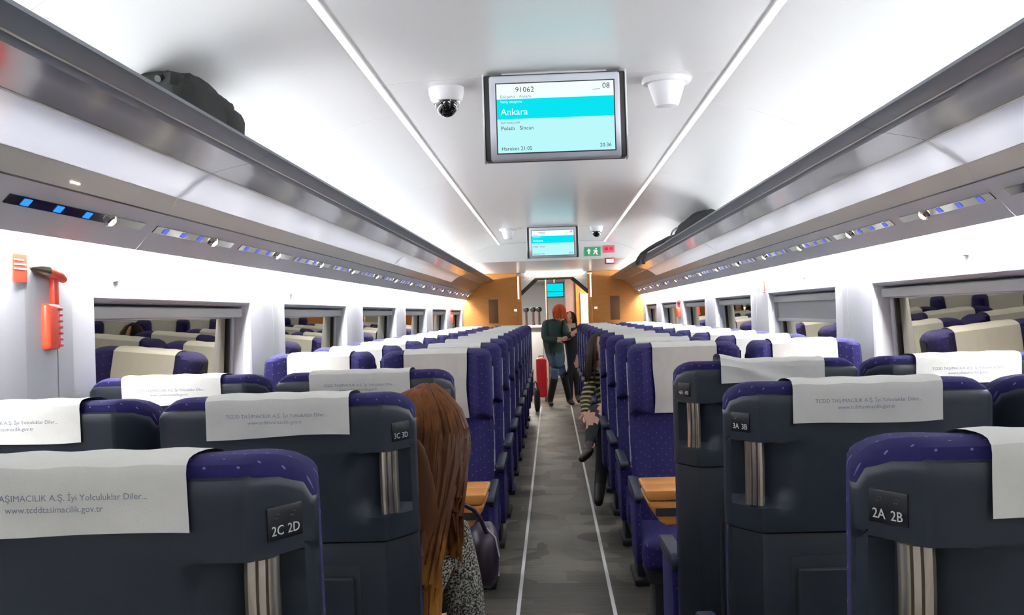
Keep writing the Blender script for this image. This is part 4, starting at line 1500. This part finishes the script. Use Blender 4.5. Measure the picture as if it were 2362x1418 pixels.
# --- woman with long ombre hair, seated in the second row, leaning into the aisle
W = empty('person', (-0.455, 2.45, -0.012))
tag(W, 'seated person with very long auburn hair fading to blonde and speckled grey jacket', 'person')
o = Vector((-0.42, 2.45, 0))
def rj(J):
    return {k: (tuple(Vector(p) - o), r) for k, (p, r) in J.items()}
J = {
    'hip': ((-0.50, 2.40, 0.56), (0.13, 0.16)), 'waist': ((-0.44, 2.41, 0.70), (0.11, 0.14)), 'chest': ((-0.36, 2.43, 0.86), (0.105, 0.145)),
    'neck': ((-0.325, 2.44, 0.985), 0.052), 'skull': ((-0.315, 2.45, 1.09), 0.06),
    'sr': ((-0.245, 2.44, 0.890), 0.060), 'er': ((-0.225, 2.47, 0.68), 0.052), 'wr': ((-0.27, 2.70, 0.60), 0.034),
    'sl': ((-0.50, 2.44, 0.91), 0.062), 'el': ((-0.60, 2.50, 0.72), 0.052), 'wl': ((-0.50, 2.72, 0.62), 0.034),
    'kr': ((-0.41, 2.86, 0.54), 0.075), 'ar': ((-0.41, 2.90, 0.12), 0.045), 'tr': ((-0.41, 3.04, 0.04), 0.035),
    'kl': ((-0.60, 2.86, 0.54), 0.075), 'al': ((-0.60, 2.90, 0.12), 0.045), 'tl': ((-0.60, 3.04, 0.04), 0.035),
}
B = [('hip', 'waist', 'boucle'), ('waist', 'chest', 'boucle'), ('chest', 'neck', 'boucle'), ('neck', 'skull', 'skin'), ('chest', 'sr', 'boucle'), ('sr', 'er', 'boucle'), ('er', 'wr', 'boucle'), ('chest', 'sl', 'boucle'), ('sl', 'el', 'boucle'), ('el', 'wl', 'boucle'),
     ('hip', 'kr', 'black_cloth'), ('kr', 'ar', 'black_cloth'), ('ar', 'tr', 'boot_black'), ('hip', 'kl', 'black_cloth'), ('kl', 'al', 'black_cloth'), ('al', 'tl', 'boot_black')]
hand_bones(J, B, 'hr', 'wr', (-0.3, 1, 0), (1, 0.3, 0), (0, 0, 1))
hand_bones(J, B, 'hl', 'wl', (0.4, 1, 0), (1, -0.3, 0), (0, 0, 1))
skin_body('body', rj(J), B, W)
hc = Vector((-0.315, 2.45, 1.135)) - o
head_mesh(W, hc, (0.15, 1, 0), 0.98).build('head', W, smooth=True)
rnd = random.Random(5)
strands = []
for k in range(150):
    a = rnd.uniform(-1.0, 1.0)                      # angle around the back of the head
    ang = a * 1.75
    lay = rnd.uniform(0.94, 1.06)
    ex, ey = math.sin(ang), -math.cos(ang)
    pts = []
    part = Vector((0.01 + ex * 0.012, 0.02 + ey * 0.02, 0.122 * lay + rnd.uniform(-0.002, 0.002)))
    pts.append(hc + part)
    for q in (0.35, 0.65, 0.88, 1.0):
        t = q * PI / 2
        pts.append(hc + Vector((ex * 0.096 * math.sin(t) * lay, ey * 0.108 * math.sin(t) * lay, 0.118 * math.cos(t) * lay)))
    # hang down: strands gather into a long fall behind the shoulder
    end_x = -0.330 + 0.078 * a + rnd.uniform(-0.012, 0.012) - o.x
    end_y = 2.45 - 0.19 + 0.015 * rnd.uniform(-1, 1) - o.y
    zend = 0.56 + rnd.uniform(-0.03, 0.05) + 0.06 * abs(a)
    if a > 0.55:                                    # a lock falls forward over the right shoulder
        zend = rnd.uniform(0.80, 0.90)
        end_x = -0.245 + rnd.uniform(-0.03, 0.02) - o.x
        end_y = 2.40 + rnd.uniform(-0.04, 0.03) - o.y
    start = pts[-1]
    for q in range(1, 10):
        u = q / 9
        z = start.z + (zend - start.z) * u
        ease = smooth01(0.0, 0.62, u)
        xx = start.x + (end_x - start.x) * ease + 0.004 * math.sin(u * 7 + k)
        yb = start.y + (end_y - start.y) * ease
        bulge = -0.028 * math.sin(PI * min(1.0, u * 1.6)) if a <= 0.55 else -0.05 * math.sin(PI * u)
        pts.append(Vector((xx, yb + bulge, z)))
    strands.append(pts)
strand_hair('hair', W, 'ombre_hair', strands, 0.0095, (hc + Vector((0, -0.012, 0.012)), (0.093, 0.102, 0.114)))
lump('hair_fall', W, (-0.330 - o.x, 2.272 - o.y, 0.86), (0.068, 0.022, 0.31), 'ombre_hair', 2.0, 2.2, 0.05)

# purple bag hanging from her shoulder
pb = empty('handbag', (-0.228, 2.66, 0.70))
tag(pb, 'dark purple rounded shoulder bag at the elbow of the long-haired person', 'bag')
lump('bag_body', pb, (0.0, 0.0, 0.085), (0.040, 0.085, 0.085), 'bag_purple', 4.4, 2.6, 0.05)
MB().tube([(0.012, -0.05, 0.15), (0.0, -0.10, 0.20), (-0.012, -0.16, 0.235), (-0.03, -0.20, 0.255), (-0.055, -0.215, 0.260)], 0.006, 'bag_purple', 8).build('shoulder_strap', pb, smooth=True)
MB().tube([(0.040, -0.05, 0.04), (0.043, -0.05, 0.09), (0.034, -0.05, 0.14), (0.012, -0.05, 0.165)], 0.0022, 'service_grey', 6).build('edge_piping', pb, smooth=True)

# --- seated person further down on the right, legs crossed into the aisle
S = empty('person', (0.42, 8.05, 0.0))
tag(S, 'dark-haired seated person in a striped sleeve with crossed legs reaching into the aisle', 'person')
o = Vector((0.42, 8.05, 0))
J = {
    'hip': ((0.50, 8.06, 0.56), (0.12, 0.15)), 'waist': ((0.46, 8.06, 0.72), (0.095, 0.12)), 'chest': ((0.39, 8.03, 0.88), (0.10, 0.13)),
    'neck': ((0.35, 8.0, 1.0), 0.05), 'skull': ((0.335, 7.97, 1.09), 0.06),
    'sr': ((0.285, 7.98, 0.90), 0.058), 'er': ((0.215, 7.88, 0.74), 0.046), 'wr': ((0.205, 7.66, 0.63), 0.033),
    'sl': ((0.50, 8.03, 0.92), 0.058), 'el': ((0.58, 7.95, 0.74), 0.046), 'wl': ((0.42, 7.74, 0.68), 0.033),
    'kr': ((0.275, 7.64, 0.66), 0.072), 'ar': ((0.222, 7.40, 0.46), 0.036), 'hr_': ((0.215, 7.36, 0.395), 0.037), 'tr': ((0.145, 7.22, 0.355), 0.026),
    'kl': ((0.36, 7.60, 0.55), 0.075), 'al': ((0.285, 7.36, 0.14), 0.045), 'tl': ((0.262, 7.20, 0.035), 0.034),
}
B = [('hip', 'waist', 'black_cloth'), ('waist', 'chest', 'top_pink'), ('chest', 'neck', 'top_pink'), ('neck', 'skull', 'skin'), ('chest', 'sr', 'striped_knit'), ('sr', 'er', 'striped_knit'), ('er', 'wr', 'striped_knit'), ('chest', 'sl', 'striped_knit'), ('sl', 'el', 'striped_knit'), ('el', 'wl', 'striped_knit'),
     ('hip', 'kr', 'black_cloth'), ('kr', 'ar', 'black_cloth'), ('ar', 'hr_', 'boot_brown'), ('hr_', 'tr', 'boot_brown'), ('hip', 'kl', 'black_cloth'), ('kl', 'al', 'black_cloth'), ('al', 'tl', 'boot_black')]
hand_bones(J, B, 'hr', 'wr', (0.1, -1, -0.15), (1, 0.1, 0), (0, 0, 1))
hand_bones(J, B, 'hl', 'wl', (-0.4, -1, 0), (1, -0.4, 0), (0, 0, 1))
skin_body('body', rj(J), B, S)
hc = Vector((0.335, 7.97, 1.125)) - o
head_mesh(S, hc, (-0.1, -1, -0.35), 0.95).build('head', S, smooth=True)
strands = []
for k in range(90):
    a = rnd.uniform(-1, 1)
    ang = a * 2.85
    ex, ey = math.sin(ang), math.cos(ang)
    pts = [hc + Vector((ex * 0.015, 0.02 + ey * 0.02, 0.122))]
    for q in (0.4, 0.75, 1.0):
        t = q * PI / 2
        pts.append(hc + Vector((ex * 0.09 * math.sin(t), ey * 0.106 * math.sin(t), 0.118 * math.cos(t))))
    ze = 0.90 + rnd.uniform(-0.05, 0.04)
    st = pts[-1]
    for q in range(1, 6):
        u = q / 5
        pts.append(Vector((st.x * (1 + 0.15 * u), st.y * (1 + 0.1 * u) + 0.01 * u, st.z + (ze - st.z) * u)))
    strands.append(pts)
strand_hair('hair', S, 'dark_hair', strands, 0.010, (hc + Vector((0, 0.012, 0.012)), (0.084, 0.098, 0.112)))
MB().tube([(0.222 - o.x, 7.385 - o.y, 0.428), (0.221 - o.x, 7.375 - o.y, 0.445)], 0.040, 'skin', 14).build('ankle', S, smooth=True)

# --- two people standing by the end door
G = empty('person', (0.06, 15.25, 0.0))
tag(G, 'red-haired standing person in dark green jacket and jeans by the end door', 'person')
o = Vector((0.06, 15.25, 0))
J = {
    'hip': ((-0.02, 15.25, 0.80), (0.125, 0.15)), 'waist': ((-0.035, 15.24, 0.98), (0.125, 0.15)), 'chest': ((0.0, 15.20, 1.18), (0.125, 0.17)),
    'neck': ((0.06, 15.16, 1.325), 0.058), 'skull': ((0.09, 15.13, 1.40), 0.06),
    'sl': ((-0.13, 15.20, 1.25), 0.078), 'el': ((-0.14, 15.08, 1.03), 0.066), 'wl': ((0.06, 14.98, 1.02), 0.042),
    'sr': ((0.14, 15.18, 1.25), 0.072), 'er': ((0.20, 15.12, 1.06), 0.060), 'wr': ((0.27, 15.06, 1.10), 0.038),
    'kl': ((-0.01, 15.18, 0.45), 0.064), 'al': ((-0.09, 15.30, 0.12), 0.055), 'hl_': ((-0.09, 15.31, 0.055), 0.045), 'tl': ((-0.07, 15.16, 0.035), 0.038),
    'kr': ((0.13, 15.28, 0.47), 0.062), 'ar': ((0.20, 15.40, 0.12), 0.052), 'hr_': ((0.20, 15.41, 0.055), 0.045), 'tr': ((0.27, 15.28, 0.035), 0.038),
}
B = [('hip', 'waist', 'jacket_green'), ('waist', 'chest', 'jacket_green'), ('chest', 'neck', 'jacket_green'), ('neck', 'skull', 'skin'), ('chest', 'sl', 'jacket_green'), ('sl', 'el', 'jacket_green'), ('el', 'wl', 'jacket_green'), ('chest', 'sr', 'jacket_green'), ('sr', 'er', 'jacket_green'), ('er', 'wr', 'jacket_green'),
     ('hip', 'kl', 'jeans'), ('kl', 'al', 'black_cloth'), ('al', 'hl_', 'boot_black'), ('hl_', 'tl', 'boot_black'), ('hip', 'kr', 'jeans'), ('kr', 'ar', 'black_cloth'), ('ar', 'hr_', 'boot_black'), ('hr_', 'tr', 'boot_black')]
hand_bones(J, B, 'hl', 'wl', (1, -0.2, 0.15), (0, 0.3, 1), (0, 1, 0))
hand_bones(J, B, 'hr', 'wr', (0.6, -0.3, 0.4), (0, 0.3, 1), (0, 1, 0))
skin_body('body', rj(J), B, G)
hc = Vector((0.10, 15.12, 1.435)) - o
head_mesh(G, hc, (0.85, -0.15, -0.55), 0.95).build('head', G, smooth=True)
strands = []
for k in range(80):
    ang = rnd.uniform(0, 2 * PI)
    ex, ey = math.cos(ang), math.sin(ang)
    if ex > 0.75:
        continue
    pts = [hc + Vector((0.0, 0.0, 0.115))]
    for q in (0.4, 0.75, 1.0):
        t = q * PI / 2
        pts.append(hc + Vector((ex * 0.108 * math.sin(t), ey * 0.095 * math.sin(t), 0.115 * math.cos(t))))
    st = pts[-1]
    for q in range(1, 4):
        u = q / 3
        pts.append(st + Vector((0.02 * u + ex * 0.012 * u, 0, -0.10 * u - rnd.uniform(0, 0.02))))
    strands.append(pts)
strand_hair('hair', G, 'red_hair', strands, 0.012, (hc + Vector((-0.016, 0, 0.012)), (0.098, 0.088, 0.108)))

K = empty('person', (0.30, 15.55, 0.0))
tag(K, 'person in black coat with pale scarf standing behind the green jacket', 'person')
o = Vector((0.30, 15.55, 0))
J = {
    'hip': ((0.28, 15.56, 0.74), (0.11, 0.13)), 'waist': ((0.28, 15.56, 0.92), (0.105, 0.125)), 'chest': ((0.27, 15.55, 1.10), (0.11, 0.14)),
    'neck': ((0.265, 15.53, 1.23), 0.052), 'skull': ((0.26, 15.51, 1.29), 0.058),
    'sl': ((0.14, 15.54, 1.15), 0.062), 'el': ((0.12, 15.46, 0.97), 0.05), 'wl': ((0.22, 15.36, 1.02), 0.036),
    'sr': ((0.39, 15.55, 1.15), 0.062), 'er': ((0.43, 15.52, 0.94), 0.05), 'wr': ((0.40, 15.46, 0.76), 0.036),
    'kl': ((0.22, 15.56, 0.44), 0.07), 'al': ((0.22, 15.60, 0.11), 0.048), 'tl': ((0.22, 15.46, 0.035), 0.036),
    'kr': ((0.34, 15.56, 0.44), 0.07), 'ar': ((0.34, 15.60, 0.11), 0.048), 'tr': ((0.36, 15.46, 0.035), 0.036),
}
B = [('hip', 'waist', 'black_cloth'), ('waist', 'chest', 'black_cloth'), ('chest', 'neck', 'black_cloth'), ('neck', 'skull', 'skin'), ('chest', 'sl', 'black_cloth'), ('sl', 'el', 'black_cloth'), ('el', 'wl', 'black_cloth'), ('chest', 'sr', 'black_cloth'), ('sr', 'er', 'black_cloth'), ('er', 'wr', 'black_cloth'),
     ('hip', 'kl', 'black_cloth'), ('kl', 'al', 'black_cloth'), ('al', 'tl', 'boot_black'), ('hip', 'kr', 'black_cloth'), ('kr', 'ar', 'black_cloth'), ('ar', 'tr', 'boot_black')]
hand_bones(J, B, 'hl', 'wl', (0.4, -0.5, 0.7), (0.8, 0, -0.4), (0, 1, 0))
hand_bones(J, B, 'hr', 'wr', (0, -0.2, -1), (0, 1, 0), (1, 0, 0))
skin_body('body', rj(J), B, K)
hc = Vector((0.26, 15.50, 1.325)) - o
head_mesh(K, hc, (-0.5, -1, -0.1), 0.92).build('head', K, smooth=True)
strands = []
for k in range(60):
    ang = rnd.uniform(0, 2 * PI)
    ex, ey = math.cos(ang), math.sin(ang)
    if ey < -0.45:
        continue
    pts = [hc + Vector((0, 0, 0.112))]
    for q in (0.4, 0.75, 1.0):
        t = q * PI / 2
        pts.append(hc + Vector((ex * 0.085 * math.sin(t), ey * 0.098 * math.sin(t), 0.112 * math.cos(t))))
    st = pts[-1]
    for q in range(1, 4):
        pts.append(st + Vector((ex * 0.01, ey * 0.01, -0.05 * q)))
    strands.append(pts)
strand_hair('hair', K, 'dark_hair', strands, 0.011, (hc + Vector((0, 0.014, 0.010)), (0.080, 0.090, 0.106)))
rr = []
for q in range(3):
    rr.append([(0.265 - o.x + (0.075 + 0.008 * (q == 1)) * math.cos(2 * PI * k / 20), 15.52 - o.y + (0.075 + 0.008 * (q == 1)) * math.sin(2 * PI * k / 20) - 0.01, 1.185 + 0.035 * q) for k in range(20)])
sb = MB().loft(rr, 'scarf_cream')
sb.tube([(0.24 - o.x, 15.42 - o.y, 1.20), (0.225 - o.x, 15.40 - o.y, 1.12), (0.22 - o.x, 15.405 - o.y, 1.02)], [0.03, 0.035, 0.03], 'scarf_cream', 10, 0.5)
sb.build('scarf', K, smooth=True)

# red suitcase in the doorway
sc_ = empty('suitcase', (-0.22, 16.25, 0.0))
tag(sc_, 'red upright suitcase standing in the end doorway', 'suitcase')
MB().box(-0.085, 0.085, -0.13, 0.13, 0.07, 0.70, 'suitcase_red').build('suitcase_body', sc_, bevel=0.04, seg=4)
for k in range(3):
    MB().box(-0.05 + 0.04 * k, -0.03 + 0.04 * k, -0.136, -0.128, 0.14, 0.62, 'suitcase_red').build('moulded_rib', sc_, bevel=0.003)
MB().tube([(-0.04, 0.0, 0.69), (-0.04, 0.0, 0.73), (0.04, 0.0, 0.73), (0.04, 0.0, 0.69)], 0.008, 'rubber_black', 8).build('carry_handle', sc_, smooth=True)
for sx in (-1, 1):
    for sy in (-1, 1):
        mb = MB()
        mb.tube([(sx * 0.06 - 0.012, sy * 0.10, 0.035), (sx * 0.06 + 0.012, sy * 0.10, 0.035)], 0.035, 'rubber_black', 14)
        mb.build('wheel', sc_, smooth=True)

# small black bag hanging at the aisle end of the last left seats
hb = empty('shoulder_bag', (-0.275, 14.55, 0.0))
tag(hb, 'slim black bag standing on the floor at the end of the left seats', 'bag')
lump('bag_body', hb, (0.0, 0.0, 0.17), (0.045, 0.09, 0.17), 'bag_black', 1.3, 2.8, 0.06)
MB().tube([(-0.03, 0, 0.31), (-0.04, 0, 0.40), (-0.02, 0, 0.44), (0.0, 0, 0.40), (0.01, 0, 0.31)], 0.010, 'strap_black', 8).build('bag_strap', hb, smooth=True)
